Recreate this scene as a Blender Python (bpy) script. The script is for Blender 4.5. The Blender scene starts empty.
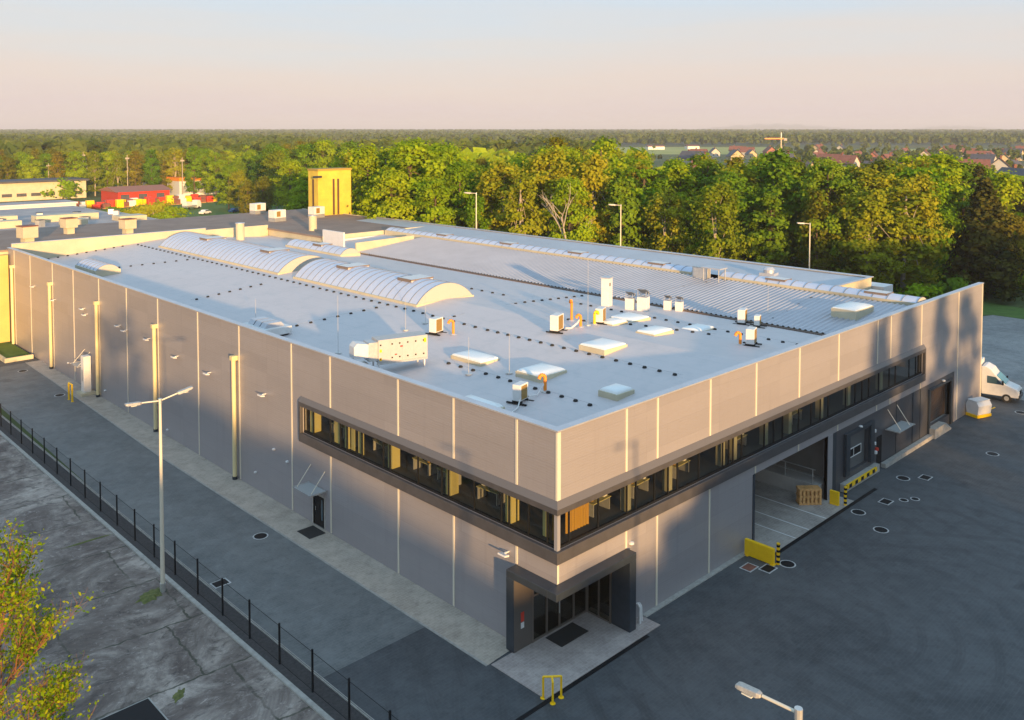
import bpy, math, random
import numpy as np
from mathutils import Vector, Matrix
C = bpy.context.scene
col = C.collection
R = math.radians
rnd = random.Random(7)

# ------------------------------------------------------------------ camera, world, sun, exposure
cam = bpy.data.cameras.new('camera'); co = bpy.data.objects.new('camera', cam); col.objects.link(co)
CX, CY, CZ = -31.95, -29.67, 27.2
co.location = (CX, CY, CZ)
co.rotation_euler = (R(90 - 2.534), 0, R(-44.136))
cam.sensor_width = 36; cam.lens = 885 / 1024 * 36
cam.shift_y = -(360 - 168.2) / 1024
cam.clip_start = .5; cam.clip_end = 30000
C.camera = co

SUN_DIR = Vector((.389, .921, -.0985)).normalized()     # the way the light travels
SUN_EL = math.asin(-SUN_DIR.z)
w = bpy.data.worlds.new('World'); C.world = w; w.use_nodes = True
nt = w.node_tree; nt.nodes.clear()
sky = nt.nodes.new('ShaderNodeTexSky'); sky.sky_type = 'NISHITA'; sky.sun_disc = False
sky.sun_elevation = SUN_EL; sky.sun_rotation = math.atan2(-SUN_DIR.x, -SUN_DIR.y)
sky.air_density = 1.0; sky.dust_density = 1.2; sky.ozone_density = 1.0
bg = nt.nodes.new('ShaderNodeBackground'); bg.inputs['Strength'].default_value = .120
wo = nt.nodes.new('ShaderNodeOutputWorld')
# pale evening haze low in the sky, clear blue overhead, blended with the physical sky
wt = nt.nodes.new('ShaderNodeTexCoord'); wx = nt.nodes.new('ShaderNodeSeparateXYZ'); nt.links.new(wt.outputs['Generated'], wx.inputs[0])
wn_ = nt.nodes.new('ShaderNodeTexNoise'); wn_.inputs['Scale'].default_value = 3; wn_.inputs['Detail'].default_value = 5
wm = nt.nodes.new('ShaderNodeMapping'); wm.inputs['Scale'].default_value = (1,1,14); nt.links.new(wt.outputs['Generated'], wm.inputs[0]); nt.links.new(wm.outputs[0], wn_.inputs['Vector'])
wa = nt.nodes.new('ShaderNodeMath'); wa.operation = 'MULTIPLY_ADD'; wa.inputs[1].default_value = .10; nt.links.new(wn_.outputs['Fac'], wa.inputs[0]); nt.links.new(wx.outputs['Z'], wa.inputs[2])
wr = nt.nodes.new('ShaderNodeValToRGB'); e_ = wr.color_ramp.elements
SKYC = [(0,(.60,.51,.59)), (.05,(.67,.555,.585)), (.10,(.715,.61,.575)), (.145,(.655,.64,.65)), (.19,(.57,.655,.75)), (.42,(.50,.72,.92)), (1,(.44,.69,.93))]
while len(e_) < len(SKYC): e_.new(.5)
for el_, (p_, c_) in zip(e_, SKYC): el_.position = p_; el_.color = c_ + (1,)
nt.links.new(wa.outputs[0], wr.inputs[0])
wv = nt.nodes.new('ShaderNodeVectorMath'); wv.operation = 'SCALE'; wv.inputs['Scale'].default_value = 4.6; nt.links.new(wr.outputs[0], wv.inputs[0])
wmix = nt.nodes.new('ShaderNodeMix'); wmix.data_type = 'RGBA'; wmix.inputs[0].default_value = .92
nt.links.new(sky.outputs[0], wmix.inputs[6]); nt.links.new(wv.outputs[0], wmix.inputs[7])
nt.links.new(wmix.outputs[2], bg.inputs[0]); nt.links.new(bg.outputs[0], wo.inputs[0])

sun = bpy.data.lights.new('sun', 'SUN'); so = bpy.data.objects.new('sun', sun); col.objects.link(so)
sun.energy = 4.8; sun.angle = R(1.1); sun.color = (1, .61, .26)
so.rotation_euler = SUN_DIR.to_track_quat('-Z', 'Y').to_euler()
so.location = (-60, -120, 60)
C.view_settings.view_transform = 'Standard'; C.view_settings.look = 'None'
C.view_settings.exposure = 1.06; C.view_settings.gamma = 1
C.render.engine = 'CYCLES'
C.cycles.max_bounces = 6; C.cycles.transparent_max_bounces = 12
C.cycles.volume_bounces = 0

# ------------------------------------------------------------------ helpers
def tag(o, label=None, cat=None, group=None, kind=None):
    if label: o['label'] = label
    if cat: o['category'] = cat
    if group: o['group'] = group
    if kind: o['kind'] = kind
    return o
def empty(name, loc=(0, 0, 0), rz=0):
    o = bpy.data.objects.new(name, None); col.objects.link(o)
    o.location = loc; o.rotation_euler = (0, 0, rz); o.empty_display_size = .3
    return o
def thing(name, label, cat, loc=(0, 0, 0), rz=0, group=None):
    return tag(empty(name, loc, rz), label, cat, group)
def copy_tree(o, parent=None):
    c = o.copy(); col.objects.link(c)
    if parent: c.parent = parent
    for ch in list(o.children): copy_tree(ch, c)
    return c
def inst(proto, loc, rz=0, s=1, label=None, group=None):
    """first use moves the prototype itself, later uses copy it"""
    if not proto.get('_used'):
        proto['_used'] = 1; o = proto
    else:
        o = copy_tree(proto)
    o.location = loc; o.rotation_euler = (0, 0, rz)
    o.scale = (s, s, s) if not hasattr(s, '__len__') else s
    if label: o['label'] = label
    if group: o['group'] = group
    return o

class MB:
    def __init__(s): s.v = []; s.f = []
    def add(s, vs, fs):
        b = len(s.v); s.v += [tuple(p) for p in vs]; s.f += [tuple(i + b for i in f) for f in fs]
    def box(s, x0, x1, y0, y1, z0, z1):
        s.add([(x0,y0,z0),(x1,y0,z0),(x1,y1,z0),(x0,y1,z0),(x0,y0,z1),(x1,y0,z1),(x1,y1,z1),(x0,y1,z1)],
              [(0,3,2,1),(4,5,6,7),(0,1,5,4),(1,2,6,5),(2,3,7,6),(3,0,4,7)]); return s
    def cbox(s, c, d, rz=0, rx=0, ry=0):
        M = Matrix.Rotation(rz, 3, 'Z') @ Matrix.Rotation(ry, 3, 'Y') @ Matrix.Rotation(rx, 3, 'X')
        vs = [Vector(c) + M @ Vector((sx*d[0]/2, sy*d[1]/2, sz*d[2]/2)) for sz in (-1,1) for sx, sy in ((-1,-1),(1,-1),(1,1),(-1,1))]
        s.add(vs, [(0,3,2,1),(4,5,6,7),(0,1,5,4),(1,2,6,5),(2,3,7,6),(3,0,4,7)]); return s
    def tube(s, p0, p1, r0, r1=None, n=8, cap=True):
        r1 = r0 if r1 is None else r1
        p0 = Vector(p0); p1 = Vector(p1); d = (p1 - p0).normalized()
        a = d.orthogonal().normalized(); b = d.cross(a)
        vs = []
        for p, r in ((p0, r0), (p1, r1)):
            for i in range(n):
                t = 2*math.pi*i/n; vs.append(p + a*r*math.cos(t) + b*r*math.sin(t))
        fs = [(i, (i+1) % n, n+(i+1) % n, n+i) for i in range(n)]
        if cap: fs += [tuple(range(n-1, -1, -1)), tuple(range(n, 2*n))]
        s.add(vs, fs); return s
    def path(s, pts, r, n=8):
        for a, b in zip(pts, pts[1:]): s.tube(a, b, r, n=n)
        return s
    def lathe(s, c, prof, n=12):
        vs = []
        for r, z in prof:
            for i in range(n):
                t = 2*math.pi*i/n; vs.append((c[0]+r*math.cos(t), c[1]+r*math.sin(t), c[2]+z))
        m = len(prof); fs = []
        for j in range(m-1):
            for i in range(n):
                fs.append((j*n+i, j*n+(i+1) % n, (j+1)*n+(i+1) % n, (j+1)*n+i))
        fs += [tuple(range(n-1, -1, -1)), tuple(range((m-1)*n, m*n))]
        s.add(vs, fs); return s
    def prism(s, poly, z0, z1):
        n = len(poly)
        s.add([(x,y,z0) for x,y in poly] + [(x,y,z1) for x,y in poly],
              [tuple(range(n-1,-1,-1)), tuple(range(n,2*n))] + [(i,(i+1)%n,n+(i+1)%n,n+i) for i in range(n)]); return s
    def quad(s, *p): s.add(p, [tuple(range(len(p)))]); return s
    def extr(s, prof, axis, a0, a1):
        """profile polygon [(u,z)] extruded along 'x' or 'y'"""
        n = len(prof)
        f = (lambda u, z, a: (a, u, z)) if axis == 'x' else (lambda u, z, a: (u, a, z))
        s.add([f(u,z,a0) for u,z in prof] + [f(u,z,a1) for u,z in prof],
              [tuple(range(n-1,-1,-1)), tuple(range(n,2*n))] + [(i,(i+1)%n,n+(i+1)%n,n+i) for i in range(n)]); return s
    def build(s, name, mat, parent=None, smooth=False, world=False, bevel=0):
        me = bpy.data.meshes.new(name)
        off = Vector(parent.location) if (parent and world) else Vector((0,0,0))
        me.from_pydata([tuple(Vector(p) - off) for p in s.v], [], s.f)
        me.update()
        import bmesh
        bm = bmesh.new(); bm.from_mesh(me); bmesh.ops.recalc_face_normals(bm, faces=bm.faces); bm.to_mesh(me); bm.free()
        if smooth:
            me.polygons.foreach_set('use_smooth', [True]*len(me.polygons))
            if hasattr(me, 'set_sharp_from_angle'): me.set_sharp_from_angle(angle=R(40))
        me.materials.append(mat)
        o = bpy.data.objects.new(name, me); col.objects.link(o)
        if parent: o.parent = parent
        if bevel:
            m = o.modifiers.new('bevel', 'BEVEL'); m.width = bevel; m.segments = 2; m.limit_method = 'ANGLE'
        return o

# ------------------------------------------------------------------ materials
def mat(name, color, rough=.6, metal=0, noise=0, nscale=1.0, bump=0, bscale=20, spec=.5, c2=None, trans=0, detail=5):
    m = bpy.data.materials.new(name); m.use_nodes = True
    n = m.node_tree.nodes; l = m.node_tree.links
    b = n['Principled BSDF']; b.inputs['Roughness'].default_value = rough; b.inputs['Metallic'].default_value = metal
    b.inputs['Specular IOR Level'].default_value = spec
    c = tuple(color) + (1,)
    b.inputs['Base Color'].default_value = c
    tc = n.new('ShaderNodeTexCoord')
    if noise or c2:
        t = n.new('ShaderNodeTexNoise'); t.inputs['Scale'].default_value = nscale; t.inputs['Detail'].default_value = detail
        t.inputs['Roughness'].default_value = .62
        l.new(tc.outputs['Object'], t.inputs['Vector'])
        r = n.new('ShaderNodeValToRGB'); r.color_ramp.elements[0].position = .3; r.color_ramp.elements[1].position = .7
        if c2: r.color_ramp.elements[0].color = c; r.color_ramp.elements[1].color = tuple(c2) + (1,)
        else:
            r.color_ramp.elements[0].color = tuple(x*(1-noise) for x in color) + (1,)
            r.color_ramp.elements[1].color = tuple(min(1, x*(1+noise)) for x in color) + (1,)
        l.new(t.outputs['Fac'], r.inputs[0]); l.new(r.outputs[0], b.inputs['Base Color'])
    if bump:
        t2 = n.new('ShaderNodeTexNoise'); t2.inputs['Scale'].default_value = bscale; t2.inputs['Detail'].default_value = 4
        l.new(tc.outputs['Object'], t2.inputs['Vector'])
        bp = n.new('ShaderNodeBump'); bp.inputs['Strength'].default_value = bump; bp.inputs['Distance'].default_value = .05
        l.new(t2.outputs['Fac'], bp.inputs['Height']); l.new(bp.outputs[0], b.inputs['Normal'])
    return m

def nodes(m): return m.node_tree.nodes, m.node_tree.links, m.node_tree.nodes['Principled BSDF']
def mixrgb(n, l, a, b, fac, mode='MIX'):
    x = n.new('ShaderNodeMix'); x.data_type = 'RGBA'; x.blend_type = mode
    for s, v in ((x.inputs[0], fac), (x.inputs[6], a), (x.inputs[7], b)):
        if isinstance(v, (int, float)): s.default_value = v
        elif isinstance(v, tuple): s.default_value = v if len(v) == 4 else v + (1,)
        else: l.new(v, s)
    return x.outputs[2]
def ramp(n, l, src, stops):
    r = n.new('ShaderNodeValToRGB'); e = r.color_ramp.elements
    while len(e) < len(stops): e.new(.5)
    for el, (p, c) in zip(e, stops):
        el.position = p; el.color = (c, c, c, 1) if isinstance(c, (int, float)) else tuple(c) + (1,)
    l.new(src, r.inputs[0]); return r.outputs[0]
def noise_tex(n, l, vec, scale, detail=4, rough=.6, dist=0):
    t = n.new('ShaderNodeTexNoise'); t.inputs['Scale'].default_value = scale; t.inputs['Detail'].default_value = detail
    t.inputs['Roughness'].default_value = rough; t.inputs['Distortion'].default_value = dist
    l.new(vec, t.inputs['Vector']); return t.outputs['Fac']
def mapping(n, l, vec, scale=(1,1,1), rot=(0,0,0), loc=(0,0,0)):
    m = n.new('ShaderNodeMapping'); m.inputs['Scale'].default_value = scale; m.inputs['Rotation'].default_value = rot
    m.inputs['Location'].default_value = loc; l.new(vec, m.inputs['Vector']); return m.outputs[0]
def objco(n): return n.new('ShaderNodeTexCoord').outputs['Object']

def cladding_mat(name, c, rough=.42):
    m = mat(name, c, rough, .25); n, l, b = nodes(m); v = objco(n)
    # very faint horizontal micro-ribs and slow tint drift from panel to panel
    wv = n.new('ShaderNodeTexWave'); wv.bands_direction = 'Z'; wv.inputs['Scale'].default_value = 2.2
    wv.inputs['Distortion'].default_value = .0
    l.new(v, wv.inputs['Vector'])
    big = noise_tex(n, l, mapping(n, l, v, (.12, .12, .5)), 1.0, 3)
    fine = noise_tex(n, l, mapping(n, l, v, (.6, .6, 6)), 2.0, 4, .7)
    c1 = mixrgb(n, l, tuple(x*.90 for x in c), tuple(x*1.08 for x in c), big)
    c2 = mixrgb(n, l, c1, tuple(x*.86 for x in c), ramp(n, l, fine, [(.52, 0), (.75, .5)]))
    br = n.new('ShaderNodeTexBrick'); cb = n.new('ShaderNodeCombineXYZ'); sx = n.new('ShaderNodeSeparateXYZ'); l.new(v, sx.inputs[0])
    ad = n.new('ShaderNodeMath'); ad.operation = 'ADD'; l.new(sx.outputs['X'], ad.inputs[0]); l.new(sx.outputs['Y'], ad.inputs[1]); l.new(ad.outputs[0], cb.inputs[0]); l.new(sx.outputs['Z'], cb.inputs[1])
    l.new(cb.outputs[0], br.inputs['Vector']); br.offset = 0; br.inputs['Scale'].default_value = 1; br.inputs['Brick Width'].default_value = 7.3; br.inputs['Row Height'].default_value = 1.15
    br.inputs['Mortar Size'].default_value = .012; br.inputs['Color1'].default_value = (.94,.94,.94,1); br.inputs['Color2'].default_value = (1.03,1.03,1.03,1); br.inputs['Mortar'].default_value = (.86,.86,.86,1)
    c2 = mixrgb(n, l, c2, br.outputs['Color'], 1.0, 'MULTIPLY')
    stx = noise_tex(n, l, mapping(n, l, v, (2.2, 2.2, .10)), 1.0, 5, .7)
    c2 = mixrgb(n, l, c2, tuple(x*.72 for x in c), ramp(n, l, stx, [(.55, 0), (.78, .45)]))
    l.new(c2, b.inputs['Base Color'])
    bp = n.new('ShaderNodeBump'); bp.inputs['Strength'].default_value = .10; bp.inputs['Distance'].default_value = .02
    l.new(wv.outputs['Fac'], bp.inputs['Height'])
    b2 = n.new('ShaderNodeBump'); b2.inputs['Strength'].default_value = .10; b2.inputs['Distance'].default_value = .25
    l.new(fine, b2.inputs['Height']); l.new(bp.outputs[0], b2.inputs['Normal']); l.new(b2.outputs[0], b.inputs['Normal'])
    return m
M = {}
M['clad'] = cladding_mat('silver_cladding', (.36, .335, .345))
M['dclad'] = cladding_mat('anthracite_cladding', (.085, .085, .095))
M['joint'] = mat('joint_strip', (.70, .64, .52), .4, .1)
M['frame'] = mat('window_surround', (.080, .076, .080), .5, .2, noise=.15, nscale=1.5)
M['dark'] = mat('anthracite_paint', (.035, .045, .058), .45, .2, noise=.15, nscale=2)
M['black'] = mat('black_metal', (.010, .011, .013), .6, spec=.15)
M['cap'] = mat('parapet_capping', (.50, .52, .57), .35, .4, noise=.08, nscale=.6)
M['white'] = mat('white_paint', (.68, .67, .66), .5, noise=.06, nscale=3)
M['cream'] = mat('cream_render', (.54, .48, .34), .7, noise=.10, nscale=.5, bump=.1, bscale=4)
M['creamin'] = mat('cream_interior', (.42, .38, .16), .8)
M['pipe'] = mat('pale_pipe', (.74, .62, .34), .35, .1)
M['yellow'] = mat('safety_yellow', (1.0, .58, .004), .4, noise=.06, nscale=5)
M['orange'] = mat('orange_plastic', (.85, .26, .02), .5)
M['red'] = mat('red_paint', (.55, .04, .02), .5)
M['galv'] = mat('galvanised_steel', (.55, .55, .54), .4, .6, noise=.12, nscale=3)
M['rubber'] = mat('black_rubber', (.018, .018, .018), .8)
M['wood'] = mat('pallet_wood', (.62, .33, .12), .8, noise=.3, nscale=6)
M['grille'] = mat('fan_grille', (.28, .17, .04), .6)
M['curtain'] = mat('yellow_blind', (.34, .19, .02), .8)
M['tile'] = mat('tile_roof_red', (.20, .075, .05), .8, noise=.25, nscale=.8)
M['troof'] = mat('tile_roof_dark', (.07, .07, .085), .7, noise=.2, nscale=.8)
M['lens'] = mat('lamp_lens', (.8, .78, .7), .3)
M['carblue'] = mat('car_paint_blue', (.02, .07, .2), .25, .3)
M['carglass'] = mat('car_glass', (.05, .10, .13), .08, 0, spec=.9)

def glass_mat():
    m = bpy.data.materials.new('window_glass'); m.use_nodes = True
    n = m.node_tree.nodes; l = m.node_tree.links; n.clear()
    o = n.new('ShaderNodeOutputMaterial'); g = n.new('ShaderNodeBsdfGlossy'); t = n.new('ShaderNodeBsdfTransparent')
    g.inputs['Roughness'].default_value = .03; g.inputs['Color'].default_value = (.8,.85,.9,1)
    t.inputs['Color'].default_value = (.80,.80,.72,1)
    lw = n.new('ShaderNodeLayerWeight'); pw = n.new('ShaderNodeMath'); pw.operation = 'POWER'; pw.inputs[1].default_value = 4; l.new(lw.outputs['Facing'], pw.inputs[0])
    fr = n.new('ShaderNodeMath'); fr.operation = 'MULTIPLY_ADD'; fr.inputs[1].default_value = .8; fr.inputs[2].default_value = .05; l.new(pw.outputs[0], fr.inputs[0])
    x = n.new('ShaderNodeMixShader')
    l.new(fr.outputs[0], x.inputs[0]); l.new(t.outputs[0], x.inputs[1]); l.new(g.outputs[0], x.inputs[2]); l.new(x.outputs[0], o.inputs[0])
    return m
M['glass'] = glass_mat()

def membrane():
    m = mat('roof_membrane', (.5, .5, .5), .55); n, l, b = nodes(m); v = objco(n)
    base = mixrgb(n, l, (.53, .485, .49), (.61, .56, .562), noise_tex(n, l, v, .12, 5))
    st = ramp(n, l, noise_tex(n, l, v, .55, 6, .7, .4), [(.50, 0), (.70, .42)])
    c = mixrgb(n, l, base, (.39, .395, .41), st)
    br = n.new('ShaderNodeTexBrick'); l.new(mapping(n, l, v, (1,1,1), (0,0,R(90))), br.inputs['Vector'])
    br.inputs['Scale'].default_value = 1; br.inputs['Brick Width'].default_value = 14; br.inputs['Row Height'].default_value = 1.9
    br.inputs['Mortar Size'].default_value = .03; br.inputs['Color1'].default_value = (1,1,1,1); br.inputs['Color2'].default_value = (1,1,1,1)
    br.inputs['Mortar'].default_value = (0,0,0,1)
    inv = ramp(n, l, br.outputs['Color'], [(0, .45), (1, 0)])
    c = mixrgb(n, l, c, (.42, .42, .43), inv)
    l.new(c, b.inputs['Base Color']); return m
M['membrane'] = membrane()

def paving(name, c, c2, rough=.75, tyres=0):
    m = mat(name, c, rough); n, l, b = nodes(m); v = objco(n)
    big = ramp(n, l, noise_tex(n, l, v, .09, 6, .65, .6), [(.40, 0), (.60, 1)])
    x = mixrgb(n, l, c, c2, big)
    med = ramp(n, l, noise_tex(n, l, v, .7, 7, .72, .3), [(.42, 0), (.7, .55)])
    x = mixrgb(n, l, x, tuple(q*1.55 for q in c2), med)
    dk = ramp(n, l, noise_tex(n, l, mapping(n, l, v, (1,1,1), (0,0,0), (31,7,0)), 1.6, 6, .75), [(.5, 0), (.72, .55)])
    x = mixrgb(n, l, x, tuple(q*.55 for q in c), dk)
    gr = noise_tex(n, l, v, 9, 3, .8)
    vo_ = n.new('ShaderNodeTexVoronoi'); vo_.inputs['Scale'].default_value = .16; vo_.inputs['Randomness'].default_value = 1
    wb = n.new('ShaderNodeTexNoise'); wb.inputs['Scale'].default_value = .9; wb.inputs['Detail'].default_value = 6; l.new(v, wb.inputs['Vector'])
    vb = n.new('ShaderNodeVectorMath'); vb.operation = 'MULTIPLY_ADD'; l.new(wb.outputs['Color'], vb.inputs[0]); vb.inputs[1].default_value = (2.2,2.2,0); l.new(v, vb.inputs[2])
    l.new(vb.outputs[0], vo_.inputs['Vector'])
    x = mixrgb(n, l, x, tuple(q*.5 for q in c), ramp(n, l, vo_.outputs['Distance'], [(.03, .75), (.13, 0)]))
    sc = noise_tex(n, l, mapping(n, l, v, (.25, 2.2, 1), (0,0,R(38))), 1.0, 6, .75)
    x = mixrgb(n, l, x, tuple(q*1.9 for q in c2), ramp(n, l, sc, [(.58, 0), (.78, .45)]))
    x = mixrgb(n, l, x, tuple(q*1.5 for q in c2), ramp(n, l, gr, [(.55, 0), (.75, .35)]))
    br = n.new('ShaderNodeTexBrick'); l.new(mapping(n, l, v, (1,1,1)), br.inputs['Vector'])
    br.inputs['Scale'].default_value = 1; br.inputs['Brick Width'].default_value = .42; br.inputs['Row Height'].default_value = .21
    br.inputs['Mortar Size'].default_value = .022; br.inputs['Color1'].default_value = (0,0,0,1); br.inputs['Color2'].default_value = (.25,.25,.25,1)
    br.inputs['Mortar'].default_value = (1,1,1,1)
    x = mixrgb(n, l, x, tuple(q*1.6 for q in c2), ramp(n, l, br.outputs['Color'], [(0, 0), (1, .22)]))
    if tyres:
        # arcs scrubbed by turning lorries: rings around two turning points, broken up by noise
        for loc, sc in (((-14, 8, 0), .17), ((-30, 30, 0), .15), ((2, 30, 0), .16), ((-44, 14, 0), .14)):
            wv = n.new('ShaderNodeTexWave'); wv.wave_type = 'RINGS'; wv.rings_direction = 'Z'
            wv.inputs['Scale'].default_value = sc; wv.inputs['Distortion'].default_value = 4.5; wv.inputs['Detail'].default_value = 4
            wv.inputs['Detail Scale'].default_value = .25
            l.new(mapping(n, l, v, (1,1,1), (0,0,0), loc), wv.inputs['Vector'])
            mk = n.new('ShaderNodeMath'); mk.operation = 'MULTIPLY'
            l.new(ramp(n, l, wv.outputs['Fac'], [(.80, 0), (.93, 1), (.96, .3), (1, .9)]), mk.inputs[0])
            l.new(ramp(n, l, noise_tex(n, l, mapping(n, l, v, (1,1,1), (0,0,0), loc), .07, 3), [(.48, 0), (.64, .32)]), mk.inputs[1])
            x = mixrgb(n, l, x, (.022, .023, .026), mk.outputs[0])
    l.new(x, b.inputs['Base Color'])
    bp = n.new('ShaderNodeBump'); bp.inputs['Strength'].default_value = .25; bp.inputs['Distance'].default_value = .02
    l.new(gr, bp.inputs['Height']); l.new(bp.outputs[0], b.inputs['Normal'])
    return m
M['yard'] = paving('dark_block_paving', (.040, .045, .051), (.070, .075, .081), tyres=1)
M['yard2'] = paving('worn_block_paving', (.105, .113, .115), (.145, .150, .148))
M['apron'] = paving('pale_block_paving', (.32, .27, .22), (.41, .35, .29))
M['padtile'] = paving('entrance_tiles', (.30, .25, .23), (.38, .325, .30))
M['kerb'] = mat('concrete_kerb', (.36, .34, .31), .8, noise=.2, nscale=3)
M['strip'] = mat('dark_gravel_strip', (.055, .05, .05), .95, noise=.3, nscale=6)
M['bayfloor'] = paving('bay_concrete', (.25, .22, .20), (.36, .32, .285))

def slab():
    m = mat('old_concrete', (.2,.2,.2), .85); n, l, b = nodes(m); v = objco(n)
    v = mapping(n, l, v, (1,1,1), (0,0,R(4)))
    a = ramp(n, l, noise_tex(n, l, v, .16, 9, .72, 1.2), [(.38, (.10,.083,.078)), (.46, (.16,.140,.132)), (.53, (.25,.230,.215)), (.61, (.40,.375,.35))])
    f = noise_tex(n, l, mapping(n, l, v, (1,1.6,1)), 1.5, 10, .80, 1.0)
    a = mixrgb(n, l, a, (.50,.475,.46), ramp(n, l, f, [(.55, 0), (.66, .75)]))
    a = mixrgb(n, l, a, (.065,.057,.055), ramp(n, l, noise_tex(n, l, mapping(n, l, v, (1,1.4,1),(0,0,0),(9,3,0)), .8, 9, .78, 1.0), [(.52, 0), (.63, .8)]))
    a = mixrgb(n, l, a, (.10,.085,.075), ramp(n, l, noise_tex(n, l, mapping(n, l, v, (1,1,1),(0,0,0),(19,5,0)), .35, 5, .7, .5), [(.52, 0), (.66, .6)]))
    wob = n.new('ShaderNodeTexNoise'); wob.inputs['Scale'].default_value = 1.3; wob.inputs['Detail'].default_value = 5; l.new(v, wob.inputs['Vector'])
    va = n.new('ShaderNodeVectorMath'); va.operation = 'MULTIPLY_ADD'
    l.new(wob.outputs['Color'], va.inputs[0]); va.inputs[1].default_value = (.55,.55,0); l.new(v, va.inputs[2])
    br = n.new('ShaderNodeTexBrick'); l.new(va.outputs[0], br.inputs['Vector']); br.offset = .21
    br.inputs['Scale'].default_value = 1; br.inputs['Brick Width'].default_value = 6.1; br.inputs['Row Height'].default_value = 5.6
    br.inputs['Mortar Size'].default_value = .085; br.inputs['Mortar Smooth'].default_value = .6
    br.inputs['Color1'].default_value = (0,0,0,1); br.inputs['Color2'].default_value = (1,1,1,1); br.inputs['Mortar'].default_value = (.5,.5,.5,1)
    a = mixrgb(n, l, a, ramp(n, l, br.outputs['Color'], [(0, (.84,.74,.68)), (1, (1.10,.99,.92))]), 1.0, 'MULTIPLY')
    mk = n.new('ShaderNodeMath'); mk.operation = 'MULTIPLY'
    l.new(br.outputs['Fac'], mk.inputs[0]); l.new(ramp(n, l, noise_tex(n, l, v, .6, 5), [(.36, .15), (.55, .95)]), mk.inputs[1])
    a = mixrgb(n, l, a, (.05, .05, .032), mk.outputs[0])
    l.new(a, b.inputs['Base Color'])
    bp = n.new('ShaderNodeBump'); bp.inputs['Strength'].default_value = .5; bp.inputs['Distance'].default_value = .04
    l.new(f, bp.inputs['Height']); l.new(bp.outputs[0], b.inputs['Normal'])
    return m
M['slab'] = slab()
M['oldyard'] = paving('grey_old_yard', (.15, .15, .15), (.24, .235, .23))

def ground_mat():
    m = mat('grassland', (.06,.09,.02), .95); n, l, b = nodes(m); v = objco(n)
    a = ramp(n, l, noise_tex(n, l, v, .006, 6, .6), [(.35, (.045,.075,.015)), (.52, (.08,.115,.022)), (.68, (.13,.13,.04))])
    a = mixrgb(n, l, a, (.03,.05,.012), ramp(n, l, noise_tex(n, l, v, .25, 5, .7), [(.45, 0), (.7, .7)]))
    l.new(a, b.inputs['Base Color']); return m
M['ground'] = ground_mat()
M['lawn'] = mat('lawn_grass', (.05,.11,.012), .95, c2=(.09,.17,.02), nscale=.6, bump=.5, bscale=3)
M['field'] = mat('crop_field', (.26,.30,.06), .95, c2=(.36,.36,.10), nscale=.02)
M['moss'] = mat('moss', (.07,.085,.02), .95, c2=(.17,.17,.05), nscale=5, bump=.8, bscale=12)

def leaf_mat(name, ca, cb, trans=.42):
    m = bpy.data.materials.new(name); m.use_nodes = True
    n = m.node_tree.nodes; l = m.node_tree.links; n.clear()
    o = n.new('ShaderNodeOutputMaterial'); d = n.new('ShaderNodeBsdfDiffuse'); t = n.new('ShaderNodeBsdfTranslucent')
    x = n.new('ShaderNodeMixShader'); x.inputs[0].default_value = trans
    at = n.new('ShaderNodeAttribute'); at.attribute_name = 'tint'
    oi = n.new('ShaderNodeObjectInfo')
    base = mixrgb(n, l, ca, cb, at.outputs['Fac'])
    hs = n.new('ShaderNodeHueSaturation')
    mr = n.new('ShaderNodeMapRange'); l.new(oi.outputs['Random'], mr.inputs[0]); mr.inputs[3].default_value = .475; mr.inputs[4].default_value = .52
    mv = n.new('ShaderNodeMapRange'); l.new(oi.outputs['Random'], mv.inputs[0]); mv.inputs[3].default_value = 1.2; mv.inputs[4].default_value = .8
    l.new(mr.outputs[0], hs.inputs['Hue']); l.new(mv.outputs[0], hs.inputs['Value']); l.new(base, hs.inputs['Color'])
    l.new(hs.outputs[0], d.inputs[0]); l.new(hs.outputs[0], t.inputs[0])
    l.new(d.outputs[0], x.inputs[1]); l.new(t.outputs[0], x.inputs[2]); l.new(x.outputs[0], o.inputs[0])
    return m
M['leafA'] = leaf_mat('fresh_green_leaves', (.16,.28,.010), (.35,.48,.018))
M['leafB'] = leaf_mat('yellow_green_leaves', (.21,.25,.014), (.40,.42,.026))
M['leafC'] = leaf_mat('olive_budding_leaves', (.17,.17,.016), (.31,.29,.026))
M['leafD'] = leaf_mat('deep_green_leaves', (.09,.17,.010), (.18,.28,.018), .2)
M['needle'] = leaf_mat('conifer_needles', (.035,.045,.012), (.12,.11,.02), .1)
M['birchleaf'] = leaf_mat('birch_leaves', (.09,.22,.008), (.30,.36,.012), .45)
M['farleaf'] = leaf_mat('far_wood_leaves', (.07,.11,.016), (.18,.21,.035), .3)
M['bark'] = mat('bark', (.12,.085,.06), .9, noise=.3, nscale=3)
M['endcap'] = mat('vault_end', (.46,.43,.38), .6)
M['palebark'] = mat('pale_bark', (.38,.33,.27), .85, noise=.25, nscale=3)
M['twig'] = mat('orange_twig', (.20,.085,.035), .8)

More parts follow.
